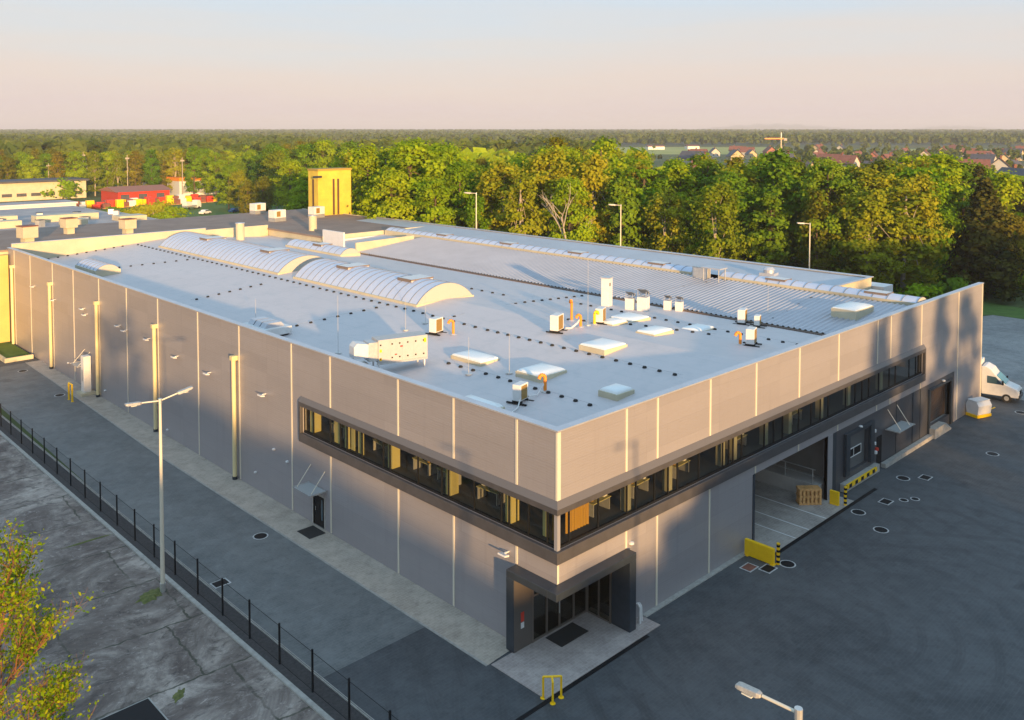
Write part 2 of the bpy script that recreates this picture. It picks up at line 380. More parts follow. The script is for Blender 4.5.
# ------------------------------------------------------------------ ground
def sheet(name, poly, z, m, kind='structure'):
    b = MB(); b.quad(*[(x, y, z) for x, y in poly]); o = b.build(name, m); tag(o, kind=kind); return o
def vd(px, D, z=0):        # point at depth D along the view, lateral by picture column (for the far surroundings)
    a = (px - 512) / 885
    ry = R(45.864)
    return (CX + D*(math.cos(ry) + a*math.sin(ry)), CY + D*(math.sin(ry) - a*math.cos(ry)), z)
b = MB(); S = 15000
b.quad((-S,-S,-.012), (S,-S,-.012), (S,S,-.012), (-S,S,-.012)); tag(b.build('ground', M['ground']), kind='structure')
sheet('yard_paving', [(-9.0,-90), (107,-90), (107,13), (85,40), (85,60), (63,60), (63,92), (-8.0,92), (-8.6,40), (-9,7.6)], -.004, M['yard'])
sheet('yard_paving', [(-9.0,7.55), (-2.28,7.55), (-2.4,30), (-2.35,45), (-1.8,64), (-1.4,83), (-8.0,83), (-8.9,40)], .001, M['yard2'])
sheet('old_yard_paving', [(66,-30), (108,-30), (108,13.5), (80,24), (66,24)], .002, M['oldyard'])
sheet('concrete_slabs', [(-10.5,-90), (-10.5,130), (-70,130), (-70,-90)], -.006, M['slab'])
b = MB(); b.prism([(-2.35,2.6), (-.005,2.8), (-.005,83), (-1.5,83), (-1.9,64), (-2.45,43), (-2.4,28)], -.02, .012); tag(b.build('wall_apron', M['apron']), kind='structure')
b = MB(); b.prism([(-2.47,2.6), (-2.35,2.6), (-2.4,28), (-2.45,43), (-1.9,64), (-1.5,83), (-1.62,83), (-2.02,64), (-2.57,43), (-2.52,28)], -.02, .035); tag(b.build('apron_kerb', M['kerb']), kind='structure')
b = MB()
for x0, x1 in ((-10.55,-10.3), (-9.12,-8.98)): b.box(x0, x1, -60, 110, -.02, .09)
tag(b.build('fence_kerb', M['kerb']), kind='structure')
b = MB(); b.box(-10.3, -9.12, -60, 110, -.02, .03); tag(b.build('fence_strip', M['strip']), kind='structure')
b = MB(); b.box(-2.2, 5.55, -1.32, 2.5, -.02, .03); b.box(5.55, 6.9, -1.32, 0, -.02, .03); tag(b.build('entrance_pavement', M['padtile']), kind='structure')
b = MB(); b.box(-5.5, 5.6, -1.58, -1.34, -.01, .012); b.box(18.7, 33.7, -1.72, -1.45, -.01, .012); tag(b.build('drain_channel', M['black']), kind='structure')
b = MB(); b.box(6.95, 18.3, -.32, -.005, -.02, .06); b.box(38.2, 48.0, -.42, -.005, -.02, .34); tag(b.build('wall_plinth', M['kerb']), kind='structure')
sheet('lawn', [(108.2,-20), (116,-20), (116,10), (128,60), (70,160), (63,120), (85,62), (85.5,40), (108.2,13.5)], .004, M['lawn'])
sheet('lawn', [(80,238), (125,228), (150,330), (120,400), (96,300), (80,262)], .004, M['lawn'])
sheet('track', [(96,300), (103,300), (150,420), (140,428)], .010, mat('sand_track', (.42,.25,.13), .95, noise=.2, nscale=.3))
# far fields
for i, (p0, p1, d0, d1) in enumerate(((590, 790, 950, 1330), (340, 520, 1120, 1330), (900, 1100, 1050, 1200))):
    sheet('far_field', [vd(p0,d0)[:2], vd(p1,d0)[:2], vd(p1,d1)[:2], vd(p0,d1)[:2]], .05, M['field'])

# ------------------------------------------------------------------ the warehouse
W = thing('warehouse', 'large flat-roofed grey metal-clad warehouse with a dark ribbon window round its corner', 'warehouse', (0,0,0))
TOP = 12.15
def wall_cells(mb, axis, a0, a1, z0, z1, d0, d1, holes):
    As = sorted({a0, a1, *[h[0] for h in holes], *[h[1] for h in holes]}); Zs = sorted({z0, z1, *[h[2] for h in holes], *[h[3] for h in holes]})
    for i in range(len(As)-1):
        for j in range(len(Zs)-1):
            ca, cz = (As[i]+As[i+1])/2, (Zs[j]+Zs[j+1])/2
            if any(h[0] < ca < h[1] and h[2] < cz < h[3] for h in holes): continue
            if axis == 'x': mb.box(As[i], As[i+1], d0, d1, Zs[j], Zs[j+1])
            else: mb.box(d0, d1, As[i], As[i+1], Zs[j], Zs[j+1])
GB, GT = 6.04, 7.93      # glass
FB, FT = 5.42, 8.24      # ribbon surround
b = MB()
wall_cells(b, 'y', .28, 95.2, 0, TOP-.06, 0, .28, [(.28,24.2,GB,GT), (.28,2.8,0,4.1), (21.55,22.95,0,2.15)])
b.build('side_wall', M['clad'], W)
b = MB()
wall_cells(b, 'x', 0, 61.1, 0, TOP-.06, 0, .28, [(0,46.4,GB,GT), (0,5.55,0,4.1), (18.7,29.0,0,4.78), (30.35,54.0,0,4.78)])
b.build('front_wall', M['clad'], W)
# anthracite cladding at the docks
b = MB(); wall_cells(b, 'x', 30.35, 54.0, .02, 4.78, .06, .3, [(32.4,35.9,1.05,3.75), (48.2,53.1,.9,4.1)])
b.build('dock_wall', M['dclad'], W)
# back and right-hand walls, lower wing
b = MB(); b.box(56.6, 56.9, 9.2, 94.8, 0, 12.1); b.box(48.6, 56.6, 9.1, 9.3, 0, 12.1); b.build('rear_wall', M['cream'], W)
# vertical joint strips
Yseams = [92.6, 86.1, 77.9, 71.0, 63.4, 56.1, 48.8, 40.7, 33.5, 25.7, 20.7, 13.2, 8.0, 2.9]
Xseams = [5.5, 8.3, 13.6, 18.9, 24.6, 30.5, 37.2, 39.7, 46.0, 54.7]
for y in Yseams:
    b = MB(); under = y < 24.3
    if under:
        b.box(-.035, -.001, y-.07, y+.07, FT+.35, TOP-.1); b.build('joint_strip', M['joint'], W); b = MB(); b.box(-.035, -.001, y-.07, y+.07, 4.35 if y < 3 else .05, FB)
    else: b.box(-.035, -.001, y-.07, y+.07, .05, TOP-.1)
    b.build('joint_strip', M['joint'], W)
for x in Xseams:
    b = MB()
    if x < 46.2:
        b.box(x-.07, x+.07, -.035, -.001, FT+.35, TOP-.1)
        b.build('joint_strip', M['joint'], W); b = MB()
        lo = 4.35 if x == 5.5 else (.07 if x < 18 else 4.82)
        b.box(x-.07, x+.07, -.035, -.001, lo, FB)
    else: b.box(x-.07, x+.07, -.035, -.001, .05, TOP-.1)
    b.build('joint_strip', M['joint'], W)
b = MB(); b.box(-.03, .22, -.03, -.002, FT+.35, TOP-.1); b.box(-.03, -.002, -.002, .10, FT+.35, TOP-.1)
b.build('corner_trim', M['joint'], W); b = MB(); b.box(-.02, .12, -.02, -.002, 4.32, FB); b.build('corner_trim', M['joint'], W)
b = MB(); b.box(60.95, 61.14, -.03, .30, .05, TOP-.1); b.build('corner_trim', M['joint'], W)
# parapet capping
b = MB()
b.box(-.08, .42, -.08, 95.4, TOP-.06, TOP+.02); b.box(.42, 61.2, -.08, .42, TOP-.06, TOP+.02)
b.box(56.4, 57.0, 9.0, 95, 12.1, 12.18); b.box(48.5, 56.4, 9.0, 9.35, 12.1, 12.18)
b.build('parapet_capping', M['cap'], W)
# end parapet towards the older hall (faces the camera)
b = MB(); b.box(.42, 26.2, 95.2, 95.5, 9.5, 12.55); b.box(26.2, 36.3, 95.2, 95.5, 9.5, 12.3)
b.build('end_parapet', M['cream'], W)
b = MB(); b.box(.42, 26.25, 95.12, 95.58, 12.55, 12.61); b.build('parapet_capping', M['cap'], W)

def zr(x):
    if x < 20: return 9.9 + .085*x
    if x < 35: return 11.6 - (x-20)/15*1.0
    return 10.6 + (x-35)/11.5*1.2
# roofs
b = MB()
b.quad((.28,.28,zr(.28)), (20,.28,zr(20)), (20,95.2,zr(20)), (.28,95.2,zr(.28)))
b.quad((20,.28,zr(20)), (35,.28,zr(35)), (35,95.2,zr(35)), (20,95.2,zr(20)))
b.build('flat_roof', M['membrane'], W)
b = MB(); n = 2*69
for i in range(n):                       # trapezoid-profile sheets on the second bay
    y = .3 + i*.5
    pr = [(y, 0), (y+.22, 0), (y+.30, .085), (y+.42, .085), (y+.5, 0)]
    for (u0, h0), (u1, h1) in zip(pr, pr[1:]):
        b.quad((35.35,u0,10.72+h0), (46.3,u0,zr(46.3)+h0), (46.3,u1,zr(46.3)+h1), (35.35,u1,10.72+h1))
yB = .3 + n*.5
b.build('ribbed_roof', mat('ribbed_sheet', (.44,.44,.48), .45, .3, noise=.08, nscale=.3), W)
b = MB(); b.box(35.0, 35.22, .3, yB, 10.3, 10.72); b.box(35.22, 35.35, .3, yB, 10.3, 10.5); b.build('valley_gutter', mat('gutter_brown', (.14,.10,.08), .7), W)
b = MB(); b.extr([(35.05,10.3), (44.8,10.3), (44.8,12.2), (35.05,12.0)], 'y', yB, yB+.25); b.build('gable_parapet', M['cream'], W)
b = MB(); b.quad((48.9,9.3,11.7), (56.6,9.3,12.04), (56.6,94.8,12.04), (48.9,94.8,11.7)); b.build('rear_roof', mat('blue_grey_membrane', (.42,.45,.50), .5, noise=.08, nscale=.2), W)
b = MB(); b.quad((35,yB+.25,10.6), (48.9,yB+.25,11.5), (48.9,94.8,11.5), (35,94.8,10.6)); b.build('flat_roof', M['membrane'], W)

# barrel vault skylights
Mpoly = mat('polycarbonate', (.50,.55,.68), .28, 0, noise=.06, nscale=.4, spec=.6)
def vault(x0, x1, y0, y1, zb, rise, curb, step, hatches):
    w_ = (x1-x0)/2; cx = (x0+x1)/2; rad = (w_*w_ + rise*rise)/(2*rise); zc = zb+curb+rise-rad
    a = math.asin(w_/rad); N = 14
    arc = [(cx + rad*math.sin(-a + 2*a*i/N), zc + rad*math.cos(-a + 2*a*i/N)) for i in range(N+1)]
    b = MB()
    for (u0,z0), (u1,z1) in zip(arc, arc[1:]): b.quad((u0,y0,z0), (u1,y0,z1), (u1,y1,z1), (u0,y1,z0))
    g = b.build('skylight_vault', Mpoly, W, smooth=True)
    k = int((y1-y0)/step)
    for i in range(k+1):
        y = y0 + (y1-y0)*i/k; b = MB()
        for (u0,z0), (u1,z1) in zip(arc, arc[1:]): b.cbox(((u0+u1)/2, y, (z0+z1)/2+.012), (math.hypot(u1-u0,z1-z0)+.02, .07, .05), 0, 0, -math.atan2(z1-z0, u1-u0))
        b.build('glazing_bar', M['bar'], g)
    for yy in (y0-.06, y1):
        b = MB()
        b.add([(u,yy,z) for u,z in arc] + [(u,yy+.06,z) for u,z in arc], [tuple(range(N+1)), tuple(range(2*N+1,N,-1))] + [(i,i+1,N+2+i,N+1+i) for i in range(N)])
        b.build('gable_end', M['endcap'], g)
    b = MB(); b.box(x0-.12, x0+.02, y0-.12, y1+.12, zb-.5, zb+curb+.03); b.box(x1-.02, x1+.12, y0-.12, y1+.12, zb-.5, zb+curb+.03)
    b.box(x0+.02, x1-.02, y0-.12, y0-.005, zb-.5, zb+curb+.03); b.box(x0+.02, x1-.02, y1+.005, y1+.12, zb-.5, zb+curb+.03)
    b.build('curb', M['cream'], g)
    for y in hatches:
        b = MB(); zt = zc+rad
        L = min(2.6, w_*1.2)
        b.box(cx-L/2, cx+L/2, y-1.0, y+1.0, zt-.22, zt+.04); h = b.build('roof_hatch', M['white'], g)
        b = MB(); b.box(cx-L/2-.05, cx-L/2, y-1.05, y+1.05, zt-.26, zt+.05); b.box(cx-L/2-.05, cx+L/2+.05, y-1.07, y-1.0, zt-.08, zt+.04); b.build('hatch_frame', mat('hatch_bronze', (.20,.15,.12), .6) if 'hb' not in M else M['hb'], h)
    return g
M['bar'] = mat('glazing_bar_grey', (.30,.31,.34), .4, .4)
M['hb'] = mat('hatch_bronze', (.20,.15,.12), .6)
vault(16.6, 23.2, 32.6, 53.6, 11.25, 1.55, .25, 1.15, (37, 47.5))
vault(16.6, 23.6, 57.0, 88.5, 11.25, 1.55, .25, 1.15, (64, 80))
vault(30.8, 33.6, 66.5, 80.0, 10.95, .7, .15, 1.4, (73,))
vault(46.6, 48.8, .7, 20.5, 11.7, .38, .32, 1.3, (4.5, 14.5))
vault(46.6, 48.8, 24.0, 78.5, 11.7, .38, .32, 1.3, (29, 41, 53, 66))
vault(3.9, 6.5, 75.5, 82.0, 10.75, .65, .2, 1.0, ())

# roof windows (low domes)
def dome(x0, x1, y0, y1, h, rot=0):
    zb = zr((x0+x1)/2)
    cx, cy = (x0+x1)/2, (y0+y1)/2; lx, ly = (x1-x0)/2, (y1-y0)/2
    b = MB(); b.box(x0-.1, x1+.1, y0-.1, y1+.1, zb-.3, zb+h); c = b.build('roof_window', M['cream'], W)
    b = MB()
    vs = []
    for k, (s, z) in enumerate(((1.02, h), (1.0, h+.08), (.86, h+.17), (.5, h+.22))):
        vs += [(cx+sx*lx*s, cy+sy*ly*s, zb+z) for sx, sy in ((-1,-1),(1,-1),(1,1),(-1,1))]
    fs = [(4*k+i, 4*k+(i+1) % 4, 4*k+4+(i+1) % 4, 4*k+4+i) for k in range(3) for i in range(4)] + [(12,13,14,15)]
    b.add(vs, fs); b.build('dome_light', M['domelight'], c, smooth=True)
M['domelight'] = mat('opal_dome', (.80,.82,.82), .3, 0, spec=.6)
dome(9.0, 10.7, 15.7, 18.7, .16); dome(15.8, 18.2, 10.2, 12.4, .26); dome(9.1, 11.5, 10.0, 12.1, .26)
dome(3.3, 4.4, 8.6, 11.6, .2); dome(9.6, 11.1, 4.0, 5.3, .30); dome(22.3, 24.6, 10.7, 12.3, .18)
dome(27.2, 29.4, 10.0, 11.6, .02); dome(25.7, 28.0, 15.5, 17.7, .16); dome(22.9, 24.7, 15.3, 16.6, .14)
dome(40.0, 43.2, 3.1, 5.1, .65)
# small roof stains/hatches by the left parapet
# ribbon window surround
b = MB()
P = .22
for z0, z1, t in ((GT, FT, 0), (FB, GB, 0)):
    b.box(-P, -.002, -P, 24.45, z0, z1); b.box(-.002, 46.6, -P, -.002, z0, z1)
b.box(-P, -.002, 24.2, 24.45, GB, GT); b.box(46.4, 46.6, -P, -.002, GB, GT)
sur = b.build('window_surround', M['frame'], W, bevel=.02)
b = MB()     # sloping flashing above the surround
b.add([(-P,-P,FT),(-P,24.45,FT),(0,24.45,FT+.33),(0,0,FT+.33)], [(0,1,2,3)]); b.add([(-P,-P,FT),(46.6,-P,FT),(46.6,0,FT+.33),(0,0,FT+.33)], [(0,3,2,1)])
b.add([(-P,24.45,FT),(0,24.45,FT+.33),(0,24.45,FT)], [(0,1,2)]); b.add([(46.6,-P,FT),(46.6,0,FT+.33),(46.6,0,FT)], [(0,1,2)])
b.build('flashing', mat('flashing_grey', (.14,.13,.13), .5, .2), sur)
# glazing: panes at 12 cm depth, mullions
ys = [.14, .8, 2.15, 3.6, 4.2, 6.4, 8.6, 9.2, 11.4, 14.2, 14.9, 17.2, 18.9, 19.7, 20.9, 23.0, 24.2]
for y0, y1 in zip(ys, ys[1:]):
    b = MB(); b.quad((.12,y0+.04,GB),(.12,y1-.04,GB),(.12,y1-.04,GT),(.12,y0+.04,GT)); b.build('window_pane', M['glass'], W)
    b = MB(); b.box(.08, .16, y1-.04, y1+.04, GB, GT); b.build('mullion', M['black'], W)
xs = [.14, 1.0, 3.3, 5.7, 6.5, 8.2, 9.5, 10.4, 12.6, 15.2, 15.9, 16.4, 17.4, 20.2, 21.4, 22.6, 24.8, 26.6, 28.0, 29.2, 32.0, 33.6, 34.8, 36.0, 37.8, 39.8, 41.0, 43.8, 45.2, 46.4]
for x0, x1 in zip(xs, xs[1:]):
    b = MB(); b.quad((x0+.04,.12,GB),(x1-.04,.12,GB),(x1-.04,.12,GT),(x0+.04,.12,GT)); b.build('window_pane', M['glass'], W)
    b = MB(); b.box(x1-.04, x1+.04, .08, .16, GB, GT); b.build('mullion', M['black'], W)
b = MB(); b.box(-.06, .16, -.06, .16, GB, GT); b.build('corner_post', mat('post_grey', (.26,.26,.28), .5), W)
b = MB(); b.box(.05, .2, .14, 24.2, GB, GB+.12); b.box(.14, 46.4, .05, .2, GB, GB+.12); b.build('window_sill', M['black'], W)
# upper floor seen through the glass
b = MB(); b.box(.28, 7, .28, 26, 5.9, 6.12); b.box(7, 47, .28, 7, 5.9, 6.12); b.build('office_floor', mat('office_carpet', (.07,.065,.06), .9), W)
b = MB(); b.box(.28, 7, .28, 26, 8.3, 8.4); b.box(7, 47, .28, 7, 8.3, 8.4); b.build('office_ceiling', mat('office_ceiling', (.25,.24,.22), .9), W)
b = MB(); b.box(7, 7.1, 7, 26, 6.12, 8.3); b.box(7, 47, 7, 7.1, 6.12, 8.3); b.box(.3, 7, 26, 26.1, 6.12, 8.3); b.box(47, 47.1, .3, 7, 6.12, 8.3); b.build('office_wall', mat('office_wall', (.16,.14,.11), .9), W)
b = MB()
for y in (3.9, 8.9, 14.5, 19.3, 23.6): b.box(.34, .95, y-.22, y+.22, 6.12, 8.28)
b.build('window_column', M['creamin'], W); b = MB()
for x in (6.1, 9.95, 15.55, 16.95, 20.8, 24.0, 28.6, 33.0, 38.8): b.box(x-.22, x+.22, .30, .7, 6.12, 8.28)
b.build('window_column', mat('grey_column', (.26,.25,.17), .8), W)
for x0, x1 in ((1.25,3.2), (.25,.52), (.60,.95)):
    b = MB(); k = max(3, int((x1-x0)/.11)); zz = [(x0+(x1-x0)*q/k, .62 + (.05 if q % 2 else -.03) + .012*math.sin(q*2.3)) for q in range(k+1)]
    for (ua, va), (ub, vb) in zip(zz, zz[1:]): b.quad((ua,va,6.25), (ub,vb,6.25), (ub,vb,8.2), (ua,va,8.2))
    b.build('blind', M['curtain'], W)
b = MB(); b.box(.3, .34, 20.0, 20.7, 6.2, 8.2); b.box(.3, .34, 17.3, 17.9, 6.2, 8.2); b.box(.3,.34,18.3,18.7,6.2,8.2); b.box(.3,.34,.9,1.3,6.3,7.9); b.build('blind', M['creamin'], W)

# desks behind the ribbon window
def desk(x, y, rz_, label, screen='black', extra='white'):
    t = thing('office_desk', label, 'desk', (x, y, 6.12), rz_, 'desks behind the ribbon window')
    MB().box(-.8,.8,-.4,.4,.70,.74).build('desk_top', M['creamin'], t)
    for sx in (-.72,.72): MB().box(sx-.03,sx+.03,-.35,.35,0,.70).build('leg', M['galv'], t)
    MB().box(-.3,.3,.1,.14,.85,1.25).build('monitor', M[screen], t); MB().box(-.04,.04,.08,.16,.74,.86).build('monitor_foot', M['black'], t)
    MB().box(.4,.7,-.2,.05,.74,.86).build('papers', M[extra], t); MB().box(-.6,-.4,-.1,.2,.74,.98).build('box', M['curtain'], t)
for y, a, lb in ((10.3,R(85),'desk behind the left windows, third column from the corner'), (6.6,R(95),'desk behind the left windows nearest the corner'), (12.6,R(90),'desk in the middle of the left ribbon window'), (17.0,R(80),'desk behind the left windows near the far end'), (21.8,R(90),'desk in the last bay of the left ribbon window')):
    desk(1.6, y, a, lb)
for x, lb in ((4.8,'desk behind the right windows beside the yellow blind'), (8.3,'desk behind the right windows, second from the corner'), (12.4,'desk behind the right windows above the lit wall patch'), (19.0,'desk behind the right windows above the bay edge'), (26.5,'desk behind the right windows above the drive-in bay')):
    desk(x, 1.5, R(3), lb, 'cap')
# downpipes
for y, zt in ((92.8,10.2), (78.1,9.9), (63.4,9.8), (49.0,9.75), (33.9,9.7)):
    b = MB(); b.tube((-.28,y,.25), (-.28,y,zt-.35), .17, n=12); p = b.build('downpipe', M['pipe'], W, smooth=True)
    b = MB(); b.box(-.50, -.01, y-.22, y+.22, zt-.36, zt); b.build('rainwater_head', M['pipe'], p, bevel=.02)
    b = MB(); b.tube((-.28,y,-.01), (-.28,y,.25), .2, n=12); b.build('pipe_shoe', M['dark'], p)
# wall lights
def wall_lamp(axis, a, z):
    b = MB()
    if axis == 'y': b.box(-.30, -.005, a-.04, a+.04, z+.02, z+.08); b.cbox((-.40,a,z), (.32,.55,.09), 0, 0, R(12))
    else: b.box(a-.04, a+.04, -.30, -.005, z+.02, z+.08); b.cbox((a,-.40,z), (.5,.30,.09))
    b.build('wall_lamp', M['white'], W)
for y, z in ((84.3,8.6), (77.0,8.0), (67.5,8.4), (66.8,7.9), (57.6,8.2), (56.0,8.0), (50.6,8.1), (44.6,7.6), (38.4,7.4), (29.4,7.6), (3.5,4.75)): wall_lamp('y', y, z)
for y, z in ((73.0,1.6), (62.0,.9), (47.0,.6), (31.0,1.3), (28.2,3.8), (26.3,3.4)):
    b = MB(); b.lathe((-.06,y,z), [(.05,-.06),(.13,-.03),(.13,.05),(.05,.09)], 10); b.build('wall_spotlight', M['white'], W)
for x, z in ((34.3,4.25), (51.2,4.45), (5.9,4.5)): 
    b = MB(); b.lathe((x,-.06,z), [(.05,-.1),(.16,-.04),(.16,.06),(.05,.1)], 10); b.build('wall_spotlight', M['white'], W)

# entrance portal on the corner
X0, X1, Y0, Y1, PT, PB = -.74, 5.6, -.66, 2.95, 4.30, 3.90
b = MB()
b.box(X0, X1, Y0, .002, PB, PT); b.box(X0, .002, .002, Y1, PB, PT)
b.box(X0, .62, 2.38, Y1, .03, PB); b.box(5.05, X1, Y0, .62, .03, PB)
b.build('entrance_portal', M['dark'], W, bevel=.03)
b = MB(); b.box(.0, 5.05, .003, 2.4, PB-.02, PB+.05); b.build('portal_soffit', M['dark'], W)
b = MB(); b.box(.62, 5.05, 2.40, 2.42, .12, PB-.03); b.box(5.03, 5.05, .62, 2.36, .12, PB-.03); eg = b.build('entrance_glazing', M['glass'], W)
b = MB()
for x in (.66, 1.75, 2.75, 3.9, 5.0): b.box(x-.05, x+.05, 2.34, 2.44, .03, PB-.03)
for y in (.67, 1.5, 2.33): b.box(4.98, 5.08, y-.04, y+.04, .03, PB-.03)
b.box(.62, 5.0, 2.35, 2.43, .03, .13); b.box(.62, 5.0, 2.35, 2.43, 2.5, 2.58); b.box(5.0,5.07,.62,2.34,.03,.13)
b.build('door_frame', mat('frame_bronze', (.16,.13,.11), .45, .3), eg)
b = MB(); b.tube((2.65,2.28,.9), (2.65,2.28,1.6), .025); b.build('door_handle', M['galv'], eg)
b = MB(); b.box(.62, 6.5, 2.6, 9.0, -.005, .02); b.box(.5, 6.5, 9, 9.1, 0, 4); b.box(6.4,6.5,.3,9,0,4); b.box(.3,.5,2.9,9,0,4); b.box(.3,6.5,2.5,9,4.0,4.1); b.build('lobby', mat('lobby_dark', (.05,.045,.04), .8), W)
b = MB(); b.box(.55, .58, 1.9, 1.95, 1.2, 1.5)
b = MB(); b.cbox((-.12,2.36,1.75), (.22,.05,.5)); b.build('door_sign', M['red'], W)
b = MB(); b.cbox((-.12,2.352,1.30), (.22,.04,.3)); b.build('door_sign', M['white'], W)
b = MB(); b.box(X0-.0+.02, .62, 2.36, 2.378, .05, PB-.02); b.build('portal_lining', mat('bronze_lining', (.10,.085,.075), .5), W)

# side door with canopy
b = MB(); b.box(-.03, .2, 21.43, 21.55, 0, 2.27); b.box(-.03, .2, 22.95, 23.07, 0, 2.27); b.box(-.03, .2, 21.55, 22.95, 2.15, 2.27)
sd = b.build('side_door', M['kerb'], W)
b = MB(); b.box(.06, .09, 21.6, 22.9, .02, 2.12); b.build('door_leaf', M['black'], sd)
b = MB(); b.box(.03, .055, 21.85, 22.0, .5, 1.9); b.build('door_pane', M['carglass'], sd)
b = MB(); b.tube((.02,22.7,1.0), (.02,22.7,1.25), .02); b.build('door_handle', M['galv'], sd)
def canopy(axis, a0, a1, z, depth, hang):
    b = MB(); c = MB(); d = MB()
    if axis == 'y':
        b.box(-depth, -.05, a0, a1, z, z+.03); c.box(-depth-.03,-.02,a0-.03,a0,z-.03,z+.06); c.box(-depth-.03,-.02,a1,a1+.03,z-.03,z+.06)
        for a in (a0+.2, a1-.2): d.tube((-depth*.85,a,z+.05), (-.03,a,z+hang), .025)
    else:
        b.box(a0, a1, -depth, -.05, z, z+.03); c.box(a0-.03,a0,-depth-.03,-.02,z-.03,z+.06); c.box(a1,a1+.03,-depth-.03,-.02,z-.03,z+.06)
        for a in (a0+.6, a1-.6): d.tube((a,-depth*.85,z+.05), (a,-.03+.09,z+hang), .03)
    g = b.build('door_canopy', M['canopyglass'], W); c.build('canopy_edge', M['galv'], g); d.build('tie_rod', M['joint'], g)
M['canopyglass'] = mat('frosted_acrylic', (.36,.38,.38), .25)
canopy('y', 21.2, 23.4, 2.75, 1.3, 1.3); canopy('y', 66.0, 68.0, 2.75, 1.4, 1.3); canopy('x', 38.9, 41.9, 2.9, 1.2, 1.5)
b = MB(); b.box(-.03, .0, 66.4, 67.4, 0, 2.2); b.build('side_door', M['joint'], W)

# drive-in bay
b = MB()
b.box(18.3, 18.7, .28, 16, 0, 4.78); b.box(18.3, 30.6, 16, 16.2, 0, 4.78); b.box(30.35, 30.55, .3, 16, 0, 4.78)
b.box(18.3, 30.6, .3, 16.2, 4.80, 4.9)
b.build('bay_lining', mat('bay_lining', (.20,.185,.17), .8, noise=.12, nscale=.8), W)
b = MB(); b.box(18.7, 30.35, -1.43, 16, -.02, .008); b.build('bay_floor', M['bayfloor'], W)
b = MB()
for x in (21.8, 23.6, 26.1): b.box(x-.05, x+.05, -1.38, 6.5, .008, .012)
b.build('bay_marking', M['white'], W)
b = MB(); b.box(28.6, 30.35, .5, 16, .012, 1.05); b.build('bay_platform', mat('platform_concrete', (.48,.45,.42), .8, noise=.1, nscale=1), W)
b = MB()
for y in (1.0, 3.2, 5.4, 7.6, 9.8, 12): b.tube((28.75,y,1.05), (28.75,y,2.1), .04)
b.tube((28.75,.8,2.1), (28.75,13,2.1), .04); b.tube((28.75,.8,1.6), (28.75,13,1.6), .03); b.build('railing', M['galv'], W)
b = MB(); b.box(29.0, 29.75, -.03, .3, 0, 4.78); b.build('bay_jamb', M['clad'], W)
b = MB(); b.box(29.75, 30.35, -.02, .3, 0, 4.78); b.box(18.62, 18.85, -.05, .3, 0, 4.78); b.build('bay_jamb', M['dark'], W)
# dock leveller
b = MB(); b.box(32.45, 35.85, .32, .4, 1.05, 3.75); dd = b.build('dock_door', mat('dock_door_grey', (.10,.105,.11), .5), W)
b = MB()
for x0, x1, z0, z1 in ((32.6,35.2,2.6,2.66),(32.6,35.2,1.94,2.0),(32.6,32.66,2,2.6),(33.87,33.93,2,2.6),(35.14,35.2,2,2.6)): b.box(x0, x1, .27, .31, z0, z1)
b.build('window_frame', M['white'], dd)
b = MB(); b.box(32.66, 35.14, .295, .318, 2.0, 2.6); b.build('window_pane', M['black'], dd)
for x0, x1 in ((31.7,32.35), (35.95,36.6)):
    b = MB(); b.box(x0, x1, -.18, .055, 1.0, 4.0); b.build('dock_seal', M['dark'], W)
b = MB(); b.box(31.7, 36.6, -.18, .055, 3.85+.15, 4.25); b.build('dock_seal', M['dark'], W)
b = MB(); b.box(31.2, 37.2, -.35, .05, .02, .62); b.build('dock_sill', M['kerb'], W)
b = MB(); b.box(31.3, 36.4, -.5, -.352, .32, .62); bs = b.build('dock_bumper', M['yellow'], W)
b = MB()
for i in range(5): b.box(31.55+i*1.0, 31.98+i*1.0, -.515, -.502, .33, .61)
b.build('black_stripe', M['black'], bs)
# person door at the docks and high doorway with ramp
b = MB(); b.box(37.5, 38.4, .03, .058, .35, 2.6); b.build('side_door', M['black'], W)
b = MB(); b.box(48.2, 53.1, .5, .55, .9, 4.1); b.build('roller_door', mat('roller_brown', (.05,.035,.028), .6, noise=.2, nscale=2), W)
b = MB()
for i in range(16): b.box(48.2, 53.1, .47, .5, .92+i*.2, 1.02+i*.2)
b.build('roller_slat', mat('roller_brown_slat', (.065,.045,.035), .6), W)
b = MB(); b.box(47.9, 48.2, -.1, .6, .02, 4.3); b.box(53.1, 53.4, -.1, .6, .02, 4.3); b.box(48.2, 53.1, -.1, .6, 4.1, 4.3); b.build('door_surround', M['dark'], W)
b = MB(); b.box(48.0, 50.6, -.6, .5, 0, .85); [b.box(50.6+.3*q, 50.9+.3*q, -.6, .1, 0, .68-.17*q) for q in range(4)]; b.box(50.6,53.1,.1,.5,0,.85); b.build('door_ramp', M['kerb'], W)
for x, z, m in ((36.85,3.3,'white'), (36.85,2.3,'white'), (37.1,1.5,'white'), (37.35,1.7,'red')):
    b = MB(); b.lathe((x,-.02,z), [(.05,-.14),(.16,-.10),(.16,.10),(.05,.14)], 10); b.build('wall_box', M[m], W)
b = MB()
for x in (44.6,): b.box(x-.06, x+.06, .02, .058, .35, 4.7)
for x in (41.2, 46.2): MB().box(x-.04, x+.04, .03, .058, .35, 4.7).build('joint_strip', M['dark'], W)
b.build('joint_strip', M['dark'], W)
# roof edge of the low wing behind the front wall
b = MB(); b.box(54.2, 60.8, .32, 8.9, 0, 5.5); b.build('low_wing', M['clad'], W)
b = MB(); b.box(57.0, 59.3, 8.0, 12.5, 8.5, 11.2); b.build('rear_canopy', M['white'], W)
b = MB(); b.box(45.6, 46.2, 21.4, 23.2, 11.6, 12.9); b.build('roof_duct', M['galv'], W)

